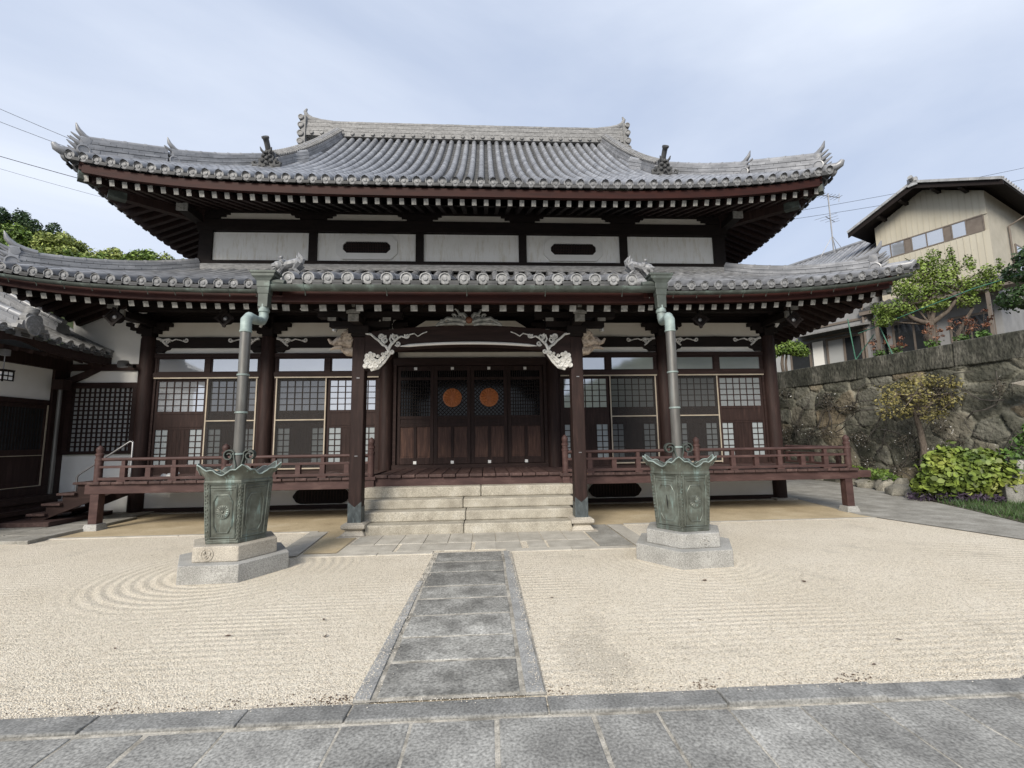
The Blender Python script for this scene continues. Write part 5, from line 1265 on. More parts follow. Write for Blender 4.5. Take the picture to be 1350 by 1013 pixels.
g = MB(); g.box(-9.5, -9.26, 10.45, 10.68, 2.78, 3.0); ap(g, 'rain_box', WOOD, bevel=.01)
# annex roof: slope falling towards the court
cov, pan, dsc = MB(), MB(), MB()
EX = -8.72
def arow(y): return (lambda t: (EX - 4.0 * t, y, 3.66 + 2.5 * (.7 * t + .3 * t * t) + .06 * math.exp(-((y - 8.9) / .7) ** 2))), 4.6
tile_slope([arow(7.2 + i * .27) for i in range(16)], (0, 1, 0), (1, 0, 0), cov, pan, dsc, r=.075, discr=.08)
ar = ap(pan, 'annex_roof', TILED); ap(cov, 'cover_tiles', [TILEP, DISC], 45, parent=ar)
g = MB()
pts = [(EX - .04, y, 3.50 + .14 * math.exp(-((y - 8.9) / .45) ** 2)) for y in np.linspace(7.2, 11.35, 24)]
g.sweep(pts, [(-.03, -.11), (.03, -.11), (.03, .08), (-.03, .08)]); ap(g, 'fascia', WOODX)
g = MB(); g.add([(EX - .1, 7.1, 3.42), (EX - .1, 11.3, 3.42), (AX - .2, 11.3, 3.86), (AX - .2, 7.1, 3.86)], [(0, 1, 2, 3)])
for i in range(15): y = 7.3 + i * .28; g.beam((EX - .12, y, 3.38), (AX - .1, y, 3.72), .07, .08)
ap(g, 'annex_eave', WOOD)
g = MB(); g.beam((AX + .05, 10.8, 2.92), (EX - .02, 11.1, 3.46), .11, .13); ap(g, 'strut', WOOD)
for yy, x0 in ((8.93, EX + .02), (10.35, EX - .55)):
    g = MB(); pts = [(EX - 4.0 * t, yy, 3.70 + 2.5 * (.7 * t + .3 * t * t)) for t in np.linspace((EX - x0) / 4, .95, 10)]
    ridge(pts, .34, .26, 3, '', .07, mb=g); ap(g, 'descending_ridge', TILE, 50)
mb = MB(); o = Vector((1, 0, 0)); p = Vector((EX + .06, 8.93, 3.72))
mb.prism([(a * .62, b * .50) for a, b in ONI[:6] + [(-.2, .62), (0, .66), (.2, .62)] + ONI[15:]], p, (0, 1, 0), (0, 0, 1), (.12, 0, 0)); mb.lathe([(.12, 0), (.12, .03), (.09, .03), (.085, .015), (.004, .018)], p + Vector((.12, 0, .02)), 16, axis=o); mb.lathe([(.18, 0), (.17, .02), (.004, .03)], p + Vector((.12, 0, .12)), 18, axis=o)
mb.lathe([(.10, 0), (.105, .16), (.09, .18), (.07, .17), (.004, .17)], p + Vector((.02, 0, .28)), 14, axis=(.35, 0, 1)); ap(mb, 'ridge_end_tile', TILEP, 40)
# stair from the veranda down to the annex
WS = thing('wooden_stair', 'short brown wooden stair from the left end of the veranda down to the annex', 'stair', (-8, 9.8, 0))
def wsp(mb, name, m, smooth=False, bevel=0): return sp_(mb, WS, (-8, 9.8, 0), name, m, bevel, smooth)
for k, (x0, x1, z) in enumerate(((-8.0, -7.31, .84), (-8.28, -7.95, .64), (-8.54, -8.2, .45), (-8.80, -8.46, .26))):
    g = MB(); g.box(x0, x1, 9.45, 10.5, z - .045, z); wsp(g, 'tread', DECKW, bevel=.006)
for y in (9.52, 10.38):
    g = MB(); g.prism([(-8.75, .13), (-8.55, .13), (-7.3, .62), (-7.3, .79), (-7.96, .79), (-7.96, .594), (-8.22, .594), (-8.22, .404), (-8.5, .404), (-8.5, .214), (-8.75, .214)], (0, y, 0), (1, 0, 0), (0, 0, 1), (0, .05, 0)); wsp(g, 'stringer', WOODX)
g = MB()
for y in (9.8,):
    g.tube([(-8.22, y, .46), (-8.22, y, .92), (-8.19, y, .97), (-7.9, y, 1.17), (-7.25, y, 1.62), (-7.2, y, 1.60), (-7.2, y, .86)], .019, 8); g.tube([(-7.75, y, .86), (-7.75, y, 1.26)], .016, 8)
wsp(g, 'handrail', METAL, 50)
t = thing('hanging_lantern', 'small square white lantern with a dark frame hung under the annex eave', 'lantern', (-8.98, 8.92, 2.86))
g = MB(); g.box(-.09, .09, -.09, .09, -.07, .07); g.build('shade', PAPER, t)
g = MB()
for sx in (-1, 1):
    for sy in (-1, 1): g.box(sx * .095 - .01, sx * .095 + .01, sy * .095 - .01, sy * .095 + .01, -.09, .09)
for z in (-.085, .085, 0): g.box(-.105, .105, -.105, -.093, z - .01, z + .01); g.box(.093, .105, -.092, .105, z - .01, z + .01)
g.box(-.006, .006, -.1, -.0925, -.075, .075); g.box(.0925, .1, -.006, .006, -.075, .075)
g.box(-.11, .11, -.11, .11, .0955, .115); g.build('frame', BLACKW, t); g = MB(); g.tube([(0, 0, .115), (0, 0, .5)], .008, 6); g.box(-.05, .05, -.05, .05, .38, .5); g.build('hanger', METAL, t)

# ================================================================ FOLIAGE BUILDER
def leaves(clumps, n, size, seed=0, flat=.35, shell=.55, aspect=.55, round_=False):
    """clumps: (x,y,z,rx,ry,rz); n leaf faces spread through them; returns verts, faces"""
    r = np.random.default_rng(seed); cl = np.array(clumps, float)
    wgt = (cl[:, 3] * cl[:, 4] * cl[:, 5]) ** .67; idx = r.choice(len(cl), n, p=wgt / wgt.sum())
    d = r.normal(size=(n, 3)); d /= np.linalg.norm(d, axis=1)[:, None]
    rad = shell + (1 - shell) * r.random(n) ** .6; rad *= 1 + .18 * r.normal(size=n) * (r.random(n) < .35)
    c = cl[idx, :3] + d * rad[:, None] * cl[idx, 3:6]
    nrm = d * .7 + r.normal(size=(n, 3)) * .55 + np.array([0, 0, flat]); nrm /= np.linalg.norm(nrm, axis=1)[:, None]
    t = np.cross(nrm, r.normal(size=(n, 3))); t /= np.linalg.norm(t, axis=1)[:, None]; b = np.cross(nrm, t)
    s = size * (.6 + .8 * r.random(n))[:, None]
    if round_:
        k = lambda a, q, dz: c + t * s * a + b * s * q * aspect - nrm * s * dz
        v = np.stack([k(-1, 0, .25), k(-.55, -.85, .1), k(.35, -.95, .1), k(1, 0, .3), k(.35, .95, .1), k(-.55, .85, .1)], 1).reshape(-1, 3)
        return v, np.arange(6 * n).reshape(n, 6)
    v = np.stack([c - t * s, c - b * s * aspect - nrm * s * .12, c + t * s, c + b * s * aspect - nrm * s * .12], 1).reshape(-1, 3)
    return v, np.arange(4 * n).reshape(n, 4)
def crown_clumps(seed, c, rx, ry, rz, n, k=.33, low=-.5):
    r = random.Random(seed); out = []
    while len(out) < n:
        a = Vector((r.uniform(-1, 1), r.uniform(-1, 1), r.uniform(low, 1)))
        if not .35 < a.length < 1: continue
        q = k * r.uniform(.65, 1.25); out.append((c[0] + a.x * rx, c[1] + a.y * ry, c[2] + a.z * rz, rx * q, ry * q, rz * q * .8))
    return out
def limb(mb, pts, r0, r1): k = len(pts); mb.tube(pts, [lerp(r0, r1, i / (k - 1)) for i in range(k)], 8)
def tree(name, label, cat, loc, trunk, clumps, n, size, m, seed, group=None, bark=None, r0=.1, aspect=.55, shell=.5, round_=False):
    t = thing(name, label, cat, loc, group); mb = MB()
    for pts, a, b in trunk: limb(mb, pts, a, b)
    top = trunk[0][0][-1]
    rr = random.Random(seed)
    for c in clumps:       # a twig from the trunk into every clump
        j = rr.choice(trunk)[0][-1]
        mid = [(j[i] + c[i]) / 2 + rr.uniform(-.06, .06) for i in range(3)]; limb(mb, [j, mid, c[:3]], r0 * .28, r0 * .06)
    mb.build('trunk', bark or BARK, t, 60)
    v, f = leaves(clumps, n, size, seed, aspect=aspect, shell=shell, round_=round_)
    np_mesh('crown', v, f, m, t)
    return t

# ================================================================ RIGHT SIDE: retaining wall, terrace, garden
WA = Vector((14.75, 2.0, 0)); WB = Vector((9.9, 23.0, 0)); WL = (WB - WA).length; WD = (WB - WA).normalized(); WN = Vector((WD.y, -WD.x, 0)); WN = WN if WN.x < 0 else -WN
nu, nv = 520, 82; CAPZ = 3.32
U, V_ = np.meshgrid(np.linspace(0, WL, nu), np.linspace(-.15, CAPZ, nv)); U0 = U.copy()
r_ = np.random.default_rng(4); rows_ = []
z = -.1
while z < CAPZ + .3:
    h = r_.uniform(.45, .72); x = r_.uniform(-.5, 0)
    while x < WL + .6: w_ = r_.uniform(.35, 1.2); rows_.append((x + w_ / 2, z + h / 2 + r_.uniform(-.24, .24))); x += w_
    z += h
S_ = np.array(rows_); nzx = .06 * np.sin(U * 3.1 + V_ * 2.3) + .025 * np.sin(U * 7.7 - V_ * 5.1); nzz = .05 * np.sin(U * 4.3 + V_ * 6.7) + .02 * np.sin(V_ * 11 + U * 8.9)
Pq = np.stack([(U + nzx).ravel(), ((V_ + nzz) * 1.25).ravel()], 1); Sq = S_ * np.array([1, 1.25])
d1 = np.full(len(Pq), 9e9); d2 = d1.copy(); i1 = np.zeros(len(Pq), int)
for i, s in enumerate(Sq):
    d = np.hypot(Pq[:, 0] - s[0], Pq[:, 1] - s[1]); m1 = d < d1; d2 = np.where(m1, d1, np.minimum(d2, d)); i1 = np.where(m1, i, i1); d1 = np.where(m1, d, d1)
edge = np.clip((d2 - d1 - .02) / .075, 0, 1); edge = edge * edge * (3 - 2 * edge)
bulge = r_.uniform(.03, .09, len(Sq))[i1]
tiltx = r_.normal(0, .05, len(Sq))[i1] * (Pq[:, 0] - Sq[i1, 0]) + r_.normal(0, .06, len(Sq))[i1] * (Pq[:, 1] - Sq[i1, 1])
rough = .004 * np.sin(Pq[:, 0] * 23 + 3 * np.sin(Pq[:, 1] * 17)) + .004 * np.sin(Pq[:, 1] * 29 + 2 * np.sin(Pq[:, 0] * 31)) + r_.normal(0, .005, len(Pq))
H_ = edge * (bulge + tiltx) + rough * (.4 + edge)
off = H_ + .10 * (CAPZ - V_.ravel())        # battered face
pos = np.array(WA)[None] + U.ravel()[:, None] * np.array(WD)[None] + off[:, None] * np.array(WN)[None]; pos[:, 2] = V_.ravel()
ii = np.arange(nu * nv).reshape(nv, nu); fc = np.stack([ii[:-1, :-1], ii[:-1, 1:], ii[1:, 1:], ii[1:, :-1]], -1).reshape(-1, 4)
RW = thing('retaining_wall', 'tall old retaining wall of rough stones with a mossy concrete cap along the right side', 'wall', tuple(WA))
def stone_x(m, n, l, b, co, out):
    at = n.new('ShaderNodeAttribute'); at.attribute_name = 'tint'; cr = n.new('ShaderNodeValToRGB'); e = cr.color_ramp.elements
    e[0].position = 0; e[0].color = (.085, .085, .070, 1); e[1].position = 1; e[1].color = (.30, .275, .225, 1); e.new(.35).color = (.125, .124, .105, 1); e.new(.7).color = (.17, .168, .148, 1); e.new(.92).color = (.25, .205, .15, 1)
    l.new(at.outputs['Fac'], cr.inputs[0]); am = n.new('ShaderNodeAttribute'); am.attribute_name = 'joint'
    m1 = n.new('ShaderNodeMix'); m1.data_type = 'RGBA'; l.new(am.outputs['Fac'], m1.inputs[0]); m1.inputs[6].default_value = (.27, .262, .225, 1); l.new(cr.outputs[0], m1.inputs[7])
    m2 = n.new('ShaderNodeMix'); m2.data_type = 'RGBA'; m2.blend_type = 'MULTIPLY'; m2.inputs[0].default_value = 1; l.new(m1.outputs[2], m2.inputs[6]); l.new(out, m2.inputs[7])
    no = n.new('ShaderNodeTexNoise'); no.inputs['Scale'].default_value = 11; no.inputs['Detail'].default_value = 7; no.inputs['Roughness'].default_value = .7; l.new(co.outputs['Object'], no.inputs['Vector'])
    mr = n.new('ShaderNodeMapRange'); mr.inputs[1].default_value = .665; mr.inputs[2].default_value = .71; l.new(no.outputs['Fac'], mr.inputs[0])
    m3 = n.new('ShaderNodeMix'); m3.data_type = 'RGBA'; m3.inputs[7].default_value = (.55, .55, .52, 1); l.new(mr.outputs[0], m3.inputs[0]); l.new(m2.outputs[2], m3.inputs[6]); l.new(m3.outputs[2], b.inputs['Base Color'])
WALLM = mat('old_wall_stone', [(.3, (.30, .32, .26)), (.48, (.78, .78, .72)), (.7, (1.3, 1.27, 1.2))], 2.2, .92, .9, 14, .05, detail=10, extra=stone_x)
wo = np_mesh('stone_face', pos - np.array(WA)[None], fc, WALLM, RW)
wo.data.polygons.foreach_set('use_smooth', [True] * len(wo.data.polygons))
a_ = wo.data.attributes.new('tint', 'FLOAT', 'POINT'); a_.data.foreach_set('value', r_.random(len(Sq))[i1].astype(np.float32))
a_ = wo.data.attributes.new('joint', 'FLOAT', 'POINT'); a_.data.foreach_set('value', np.clip(edge * 1.6, 0, 1).astype(np.float32))
g = MB(); x = 0; cuts = [0, 3.1, 6.6, 9.6, 12.2, 15.2, 18.4, WL]
for a, b in zip(cuts[:-1], cuts[1:]):
    top = 3.96 + random.uniform(-.03, .03)
    p0, p1 = WD * (a + .006), WD * (b - .006); v = []
    for p in (p0, p1): v += [p + WN * .10 + Vector((0, 0, CAPZ - .02)), p - WN * .5 + Vector((0, 0, CAPZ - .02)), p - WN * .5 + Vector((0, 0, top)), p + WN * .06 + Vector((0, 0, top))]
    g.add(v, [(0, 1, 2, 3), (7, 6, 5, 4), (0, 4, 5, 1), (1, 5, 6, 2), (2, 6, 7, 3), (3, 7, 4, 0)])
g.build('concrete_cap', CONC, RW, bevel=.03)
c = WA + WD * 1.2
sheet('terrace', [(WA - WN * .3)[:2], (WB - WN * .3)[:2], (9.5, 70), (70, 70), (70, -8), (17.0, -8)], 3.86, SOIL)
sheet('garden_bed', [(10.15, 10.2), (11.9, 15), (13, 26), (13.4, 26), (9.8, 23.2), (12.2, 13), (13.5, 7.2), (11.5, 7.2)], .16, SOIL) if False else sheet('garden_bed', [(10.12, 10.1), (11.75, 15), (11.6, 15.9), (12.2, 13.4), (13.7, 7), (9.6, 7.8)], .03, SOIL)
# border rocks
rk = [(10.25, 10.5, .30, .22), (10.55, 11.25, .42, .26), (10.95, 12.1, .36, .30), (11.15, 12.95, .44, .25), (11.45, 13.75, .40, .33), (11.6, 14.5, .3, .24), (11.7, 15.2, .42, .28), (10.9, 11.6, .26, .38), (11.3, 12.4, .28, .42), (11.75, 14.0, .26, .42)]
for i, (x, y, s, h) in enumerate(rk):
    r2 = random.Random(i + 20); g = MB(); n = 10; vs = []; prof = [(.0, 1.0), (.55, .95), (.9, .6), (1.02, .15), (.95, -.25)]
    for k, (rd, zz) in enumerate(prof[1:]):
        for j in range(n):
            q = 2 * math.pi * j / n; w_ = rd * (1 + r2.uniform(-.2, .2)); vs.append((w_ * s * math.cos(q), w_ * s * .75 * math.sin(q), zz * h * (1 + r2.uniform(-.15, .15))))
    vs.append((0, 0, h * 1.02)); m_ = len(vs) - 1
    fs = [(k * n + j, k * n + (j + 1) % n, (k + 1) * n + (j + 1) % n, (k + 1) * n + j) for k in range(3) for j in range(n)] + [(m_, (j + 1) % n, j) for j in range(n)]
    g.add(vs, fs); o = g.build('garden_rock', ROCK, None, 50, loc=(x, y, .0), bevel=.02); o.rotation_euler = (0, 0, r2.uniform(0, 6))
    tag(o, 'rough weathered border rock in the row along the path under the retaining wall', 'rock', 'rocks edging the garden bed')
# grass by the path
r2 = np.random.default_rng(9); n = 15000
poly = [(9.1, 7.42), (9.62, 8.75), (10.05, 9.9), (11.3, 9.4), (13.0, 7.2), (14, 4), (10, 3.5), (9.45, 5)]
def inpoly(x, y):
    c = False; j = len(poly) - 1
    for i in range(len(poly)):
        if (poly[i][1] > y) != (poly[j][1] > y) and x < (poly[j][0] - poly[i][0]) * (y - poly[i][1]) / (poly[j][1] - poly[i][1]) + poly[i][0]: c = not c
        j = i
    return c
P_ = [(x, y) for x, y in zip(r2.uniform(8.9, 14, n * 3), r2.uniform(3.5, 10, n * 3)) if inpoly(x, y)][:n]; P_ = np.array(P_); n = len(P_)
hh = r2.uniform(.05, .17, n); an = r2.uniform(0, 6.28, n); ln = r2.uniform(0, .09, (n, 2)) * np.sign(r2.normal(size=(n, 2))); w_ = .007
v = np.zeros((n, 3, 3)); v[:, 0, :2] = P_ - np.stack([np.cos(an), np.sin(an)], 1) * w_; v[:, 1, :2] = P_ + np.stack([np.cos(an), np.sin(an)], 1) * w_; v[:, 2, :2] = P_ + ln; v[:, 2, 2] = hh; v[:, :2, 2] = .0
tag(np_mesh('grass', v.reshape(-1, 3), np.arange(3 * n).reshape(n, 3), GRASSM), 'patch of short green grass between the path and the flower bed', 'grass', kind='stuff')
sheet('lawn', poly, .016, SOIL)
# stone blocks at the right edge
t = thing('stone_block', 'grey cut stone block with a smaller block on top beside the hydrangea bush', 'stone block', (11.75, 9.55, 0)); t.rotation_euler = (0, 0, -.42)
g = MB(); g.box(-.42, 1.2, -.3, .5, -.05, .42); g.build('lower_block', CONCL, t, bevel=.02); g = MB(); g.box(-.25, 1.1, -.15, .5, .421, .70); g.build('upper_block', CONCL, t, bevel=.02); g = MB(); g.box(-.05, .9, -.05, .4, .701, .94); g.build('top_stone', GRANITE, t, bevel=.04)
# pale stone slab jutting from the wall
t = MB(); o = Vector((12.75, 9.0, 2.62)); pl = [(-.75, .06), (-.55, -.03), (-.2, -.13), (.3, -.19), (1.3, -.2), (1.3, .10), (.6, .14), (0, .13), (-.5, .10)]
t.prism(pl, (12.72, 9.25, 2.62), tuple(-WD), (0, 0, 1), tuple(WN * .30)); o = t.build('ledge_stone', GRANITEW, None, bevel=.02); tag(o, 'pale pointed stone slab jutting out of the retaining wall at the right edge', 'stone slab')

# plants of the garden bed
tree('weeping_shrub', 'small leaning tree with sparse yellow-brown leaves in front of the retaining wall', 'tree', (11.85, 11.85, .1),
     [([(0, 0, 0), (-.03, .02, .5), (.05, .0, 1.0), (-.02, -.02, 1.5), (-.12, -.05, 1.95)], .11, .06), ([(-.12, -.05, 1.95), (-.4, -.1, 2.35), (-.75, -.2, 2.5)], .055, .03), ([(-.08, -.04, 1.85), (.25, -.2, 2.3), (.7, -.4, 2.55)], .05, .025), ([(-.12, -.05, 1.95), (-.1, -.2, 2.5), (-.05, -.3, 2.8)], .05, .025)],
     [(-.1, -.3, 2.85, .5, .5, .22), (.45, -.4, 2.75, .45, .5, .22), (-.65, -.2, 2.65, .5, .45, .24), (-1.1, -.3, 2.35, .35, .35, .22), (.95, -.5, 2.55, .4, .4, .24), (-.85, -.4, 2.05, .3, .3, .25), (-.3, -.45, 2.4, .4, .35, .25), (-.25, -.5, 1.95, .25, .25, .25), (.4, -.5, 2.3, .35, .3, .2), (1.2, -.55, 2.25, .25, .25, .22), (-1.25, -.3, 2.0, .2, .2, .2), (.1, -.5, 2.0, .2, .2, .18)],
     2300, .036, LEAFY, 31, r0=.09, shell=.25)
tree('hydrangea_bush', 'broad bush with large yellow-green leaves beside the grey stone blocks', 'bush', (10.95, 10.0, .02),
     [([(0, 0, 0), (.0, .05, .4)], .05, .03), ([(-.2, 0, 0), (-.4, .1, .4)], .04, .02), ([(.2, 0, 0), (.45, .0, .4)], .04, .02)],
     [(-.55, 0, .50, .42, .42, .40), (0, -.1, .58, .5, .5, .46), (.5, -.2, .50, .42, .45, .42), (-.15, .1, .92, .42, .42, .30), (.3, -.05, .90, .4, .4, .28), (-.45, .1, .85, .32, .32, .25), (.75, -.35, .38, .3, .3, .3), (-.75, .2, .32, .28, .3, .28)],
     4300, .058, LEAFH, 5, aspect=.8, shell=.7, r0=.05, round_=True)
tree('purple_groundcover', 'low trailing plant with dark purple leaves at the foot of the hydrangea bush', 'plant', (10.35, 9.95, .02),
     [([(0, 0, 0), (0, 0, .08)], .02, .01)], [(-.35, .25, .08, .32, .25, .10), (0, 0, .10, .35, .25, .13), (.35, -.2, .10, .32, .25, .12), (.6, -.45, .10, .25, .22, .1)], 900, .05, LEAFP, 6, aspect=.3, r0=.02)
tree('low_fern', 'low bright green plants behind the border rocks near the corner of the veranda', 'plant', (11.35, 13.4, .1), [([(0, 0, 0), (0, 0, .2)], .02, .01)], [(0, 0, .30, .3, .45, .18), (.1, .7, .34, .3, .45, .2), (-.1, -.7, .3, .3, .4, .16), (-.35, -1.3, .24, .25, .3, .14)], 800, .06, LEAFB, 8, r0=.02)
tree('bramble', 'leafy stems with small pale green leaves climbing behind the hydrangea at the right', 'plant', (12.1, 9.7, .1), [([(0, 0, 0), (.05, 0, .7), (.1, .0, 1.3)], .02, .01), ([(-.2, 0, 0), (-.35, 0, .6), (-.4, 0, .95)], .02, .01)], [(.1, 0, 1.25, .25, .22, .25), (-.05, -.1, .85, .35, .3, .3), (-.4, 0, .85, .3, .3, .28), (.25, 0, 1.6, .14, .14, .2), (-.2, -.1, .5, .4, .3, .3)], 700, .05, LEAF, 9, r0=.02)
# dry climber on the wall with pale blossoms
VN = thing('wall_climber', 'tangle of bare dark climber stems with pale blossoms on the wall behind the veranda', 'climber', tuple(WA + WD * 14))
g = MB(); r2 = random.Random(12); fl = []
for i in range(85):
    s, z = r2.uniform(-6.5, 5), r2.uniform(.1, 2.6); pts = []; a = r2.uniform(-.6, 3.6)
    for k in range(8):
        zz = max(0, min(3.1, z)); pts.append(WD * s + WN * (.24 + .10 * (CAPZ - zz) + .06 * math.sin(k * 1.7 + i)) + Vector((0, 0, zz))); a += r2.uniform(-.6, .6); s += .22 * math.cos(a); z += .22 * math.sin(a)
    q = r2.uniform(.008, .024); g.tube(pts, [q * (1 - .08 * k) for k in range(8)], 5)
    if i % 2: fl.append(pts[r2.randint(2, 6)])
g.build('stem', mat('dry_stem', [(.3, (.035, .03, .025)), (.7, (.10, .09, .08))], 8, .9), VN)
cl_ = [(p.x, p.y, p.z, .18, .18, .18) for p in fl]; v, f = leaves([(*c[:3], .4, .4, .3) for c in cl_], 420, .022, 3, shell=.1); np_mesh('blossom', v, f, FLOWERW, VN)
v, f = leaves([(p.x, p.y, p.z, .25, .25, .25) for p in fl], 7000, .028, 4, shell=.1); np_mesh('dead_foliage', v, f, mat('dead_foliage', [(.3, (.05, .045, .035)), (.7, (.12, .105, .08))], 3, .9, island=.3), VN)

# ---- house on the terrace
HC = Vector((19.375, 15.575, 3.86)); ha = Vector((-.431, .902, 0)).normalized(); hn = Vector((-.902, -.431, 0)).normalized()
HS = thing('beige_house', 'two-storey beige house with a tiled gable roof on the terrace above the wall', 'house', tuple(HC))
HM = Matrix((( ha.x, -hn.x, 0), (ha.y, -hn.y, 0), (0, 0, 1))).to_4x4(); HS.matrix_world = Matrix.Translation(HC) @ HM     # local: x along the gable, y into the house
def hb(mb, name, m, parent=None, smooth=False, bevel=0): return mb.build(name, m, parent or HS, smooth, bevel)
zt = lambda z: 1.55 + (z - 1.55) * 1.25 - 3.86     # photo-fitted height -> local height
GW = 3.6; ez, az = zt(8.92), zt(9.80)
g = MB(); n = 19
g.prism([(0, 3.4), (GW, 3.4), (GW, ez + .05), (GW / 2 + .02, az - .02), (0, ez + .12)], (0, 0, 0), (1, 0, 0), (0, 0, 1), (0, 9, 0))
up_ = hb(g, 'upper_wall', STUCCO)
g = MB()
for k in range(n):
    x0, x1 = GW * k / n, GW * (k + 1) / n; t0 = lambda x: lerp(ez + .10, az - .06, 1 - abs(x - GW / 2) / (GW / 2))
    for za, zb0, zb1 in ((3.42, zt(7.74), zt(7.74)), (zt(8.26), t0(x0), t0(x1))):
        g.prism([(x0 + .004, za), (x1 - .022, za), (x1 - .022, zb1), (x0 + .004, zb0)], (0, -.035, 0), (1, 0, 0), (0, 0, 1), (0, .034, 0))
        g.prism([(x1 - .021, za), (x1 - .001, za), (x1 - .001, zb1), (x1 - .021, zb1)], (0, -.045, 0), (1, 0, 0), (0, 0, 1), (0, .04, 0))
hb(g, 'siding', SIDING, up_)
g = MB(); zb, ztp = zt(7.76), zt(8.25); g.box(.12, GW - .02, -.05, .0, zb - .03, zb + .02); g.box(.12, GW - .02, -.05, .0, ztp - .02, ztp + .03)
xs_ = [.12, .62, 1.05, 1.30, 1.85, 2.35, 2.6, 3.1, GW - .02]
for x in xs_: g.box(x - .018, x + .018, -.048, -.002, zb + .021, ztp - .021)
wn = hb(g, 'window_band', SHUTTER)
for i, (a, b) in enumerate(zip(xs_[:-1], xs_[1:])):
    g = MB(); g.box(a + .02, b - .02, -.03, -.012, zb + .02, ztp - .02); hb(g, 'shutter_panel' if i in (0, 2, 5) else 'window_pane', SHUTTER if i in (0, 2, 5) else GLASS, wn)
# gable roof
g = MB(); gd = MB(); gs = MB()
ov, oe = .88, .72; mid = GW / 2 + .0
for sg in (-1, 1):
    xe = mid + sg * (GW / 2 + oe); za_, ze_ = zt(9.87), zt(8.93)
    g.prism([(mid, za_), (xe, ze_), (xe, ze_ - .05), (mid, za_ - .05)], (0, -ov, 0), (1, 0, 0), (0, 0, 1), (0, 10.5, 0))
    L_ = math.hypot(xe - mid, za_ - ze_); d = Vector((xe - mid, 0, ze_ - za_)).normalized()
    for k in range(38):       # wavy tile rows
        y = -ov + .14 + k * .27; g.tube([Vector((mid, y, za_ + .03)) + d * .05, Vector((mid, y, za_ + .03)) + d * L_], .07, 6)
    for k in range(9): p = Vector((mid, -ov, za_)) + d * (L_ * (k + .5) / 9); g.beam(p - d * .16, p + d * .14, .10, .10, up=(0, 1, 0))
    gd.prism([(mid, za_ - .06), (xe, ze_ - .06), (xe, ze_ - .24), (mid, za_ - .27)], (0, -ov + .03, 0), (1, 0, 0), (0, 0, 1), (0, .05, 0))
    gs.prism([(mid, za_ - .075), (xe - sg * .03, ze_ - .055), (xe - sg * .03, ze_ - .10), (mid, za_ - .13)], (0, -ov + .085, 0), (1, 0, 0), (0, 0, 1), (0, 10, 0))
    for q in (.3, .75): p = Vector((mid + sg * (GW / 2) * q, 0, lerp(za_, ze_, q * .72) - .26)); gs.box(p.x - .06, p.x + .06, -ov + .1, .02, p.z - .06, p.z + .06)
g.tube([(mid, -ov, zt(9.90)), (mid, 9.5, zt(9.90))], .12, 8); g.box(mid - .16, mid + .16, -ov - .05, -ov + .08, zt(9.72), zt(9.99)); g.tube([(mid, -ov - .06, zt(9.95)), (mid, -ov - .2, zt(9.99))], .09, 10)
rf = hb(g, 'gable_roof', mat('house_tile', [(.3, (.24, .245, .25)), (.55, (.36, .365, .37)), (.75, (.50, .50, .50))], 4, .5, .2, 30, island=.1), None, 40); hb(gd, 'bargeboard', BLACKW, rf); hb(gs, 'roof_underside', BLACKW, rf)
g = MB(); g.tube([(-.06, 2.1, zt(8.2)), (-.06, 2.1, 3.0)], .035, 8); g.tube([(-.06, 2.1, zt(8.2)), (-.55, 2.3, zt(8.45))], .03, 8); hb(g, 'downpipe', SHUTTER)
g = MB(); g.box(-.04, .0, 2.7, 4.2, 3.9, 5.4); w2 = hb(g, 'side_window', SHUTTER); g = MB(); g.box(-.05, -.041, 2.8, 3.4, 4.0, 5.3); g.box(-.05, -.041, 3.5, 4.1, 4.0, 5.3); hb(g, 'window_pane', GLASS, w2)
# ground floor: skirt roof, posts, dark openings
g = MB(); g.prism([(0, 3.55), (-1.15, 3.12), (-1.15, 3.06), (0, 3.40)], (-.9, 0, 0), (0, 1, 0), (0, 0, 1), (5.0, 0, 0))
for k in range(19): x = -.8 + k * .26; g.tube([(x, -.02, 3.57), (x, -1.15, 3.14)], .06, 6)
hb(g, 'skirt_roof', TILED, None, 40)
g = MB(); g.box(-.9, 4.1, -1.14, -1.08, 2.90, 3.055); g.box(-.9, 4.1, -1.05, .0, 2.98, 3.05); hb(g, 'skirt_fascia', SHUTTER)
g = MB(); g.box(0, GW, .0, 8.9, 0, 3.39); lwall = hb(g, 'lower_wall', GREYWALL)
g = MB(); g.box(.2, 1.5, -.04, .0, .5, 2.3); g.box(1.9, 3.4, -.04, .0, .4, 2.5); o = hb(g, 'lower_window', SHUTTER); g = MB(); g.box(.28, .84, -.05, -.041, .6, 2.2); g.box(.9, 1.42, -.05, -.041, .6, 2.2); g.box(1.98, 2.6, -.05, -.041, .5, 2.4); g.box(2.68, 3.3, -.05, -.041, .5, 2.4); hb(g, 'window_pane', GLASSD, o)
g = MB(); g.tube([(GW + .42, -1.02, .2), (GW + .42, -1.02, 4.6)], .05, 8); hb(g, 'wing_downpipe', SHUTTER)
g = MB(); g.box(5.72, 6.18, -1.09, -1.06, .35, 2.1); hb(g, 'white_board', WHITE)
g = MB(); g.box(GW + .3, 6.6, -1.12, -.96, 2.25, 2.30); g.box(GW + .3, 11.4, -1.0, -.955, 2.75, 2.85); hb(g, 'wing_batten', SHUTTER)
g = MB(); 
for x in (.05, 1.7, 3.55): g.box(x - .05, x + .05, -1.05, -.95, .0, 2.9)
hb(g, 'porch_post', SHUTTER)
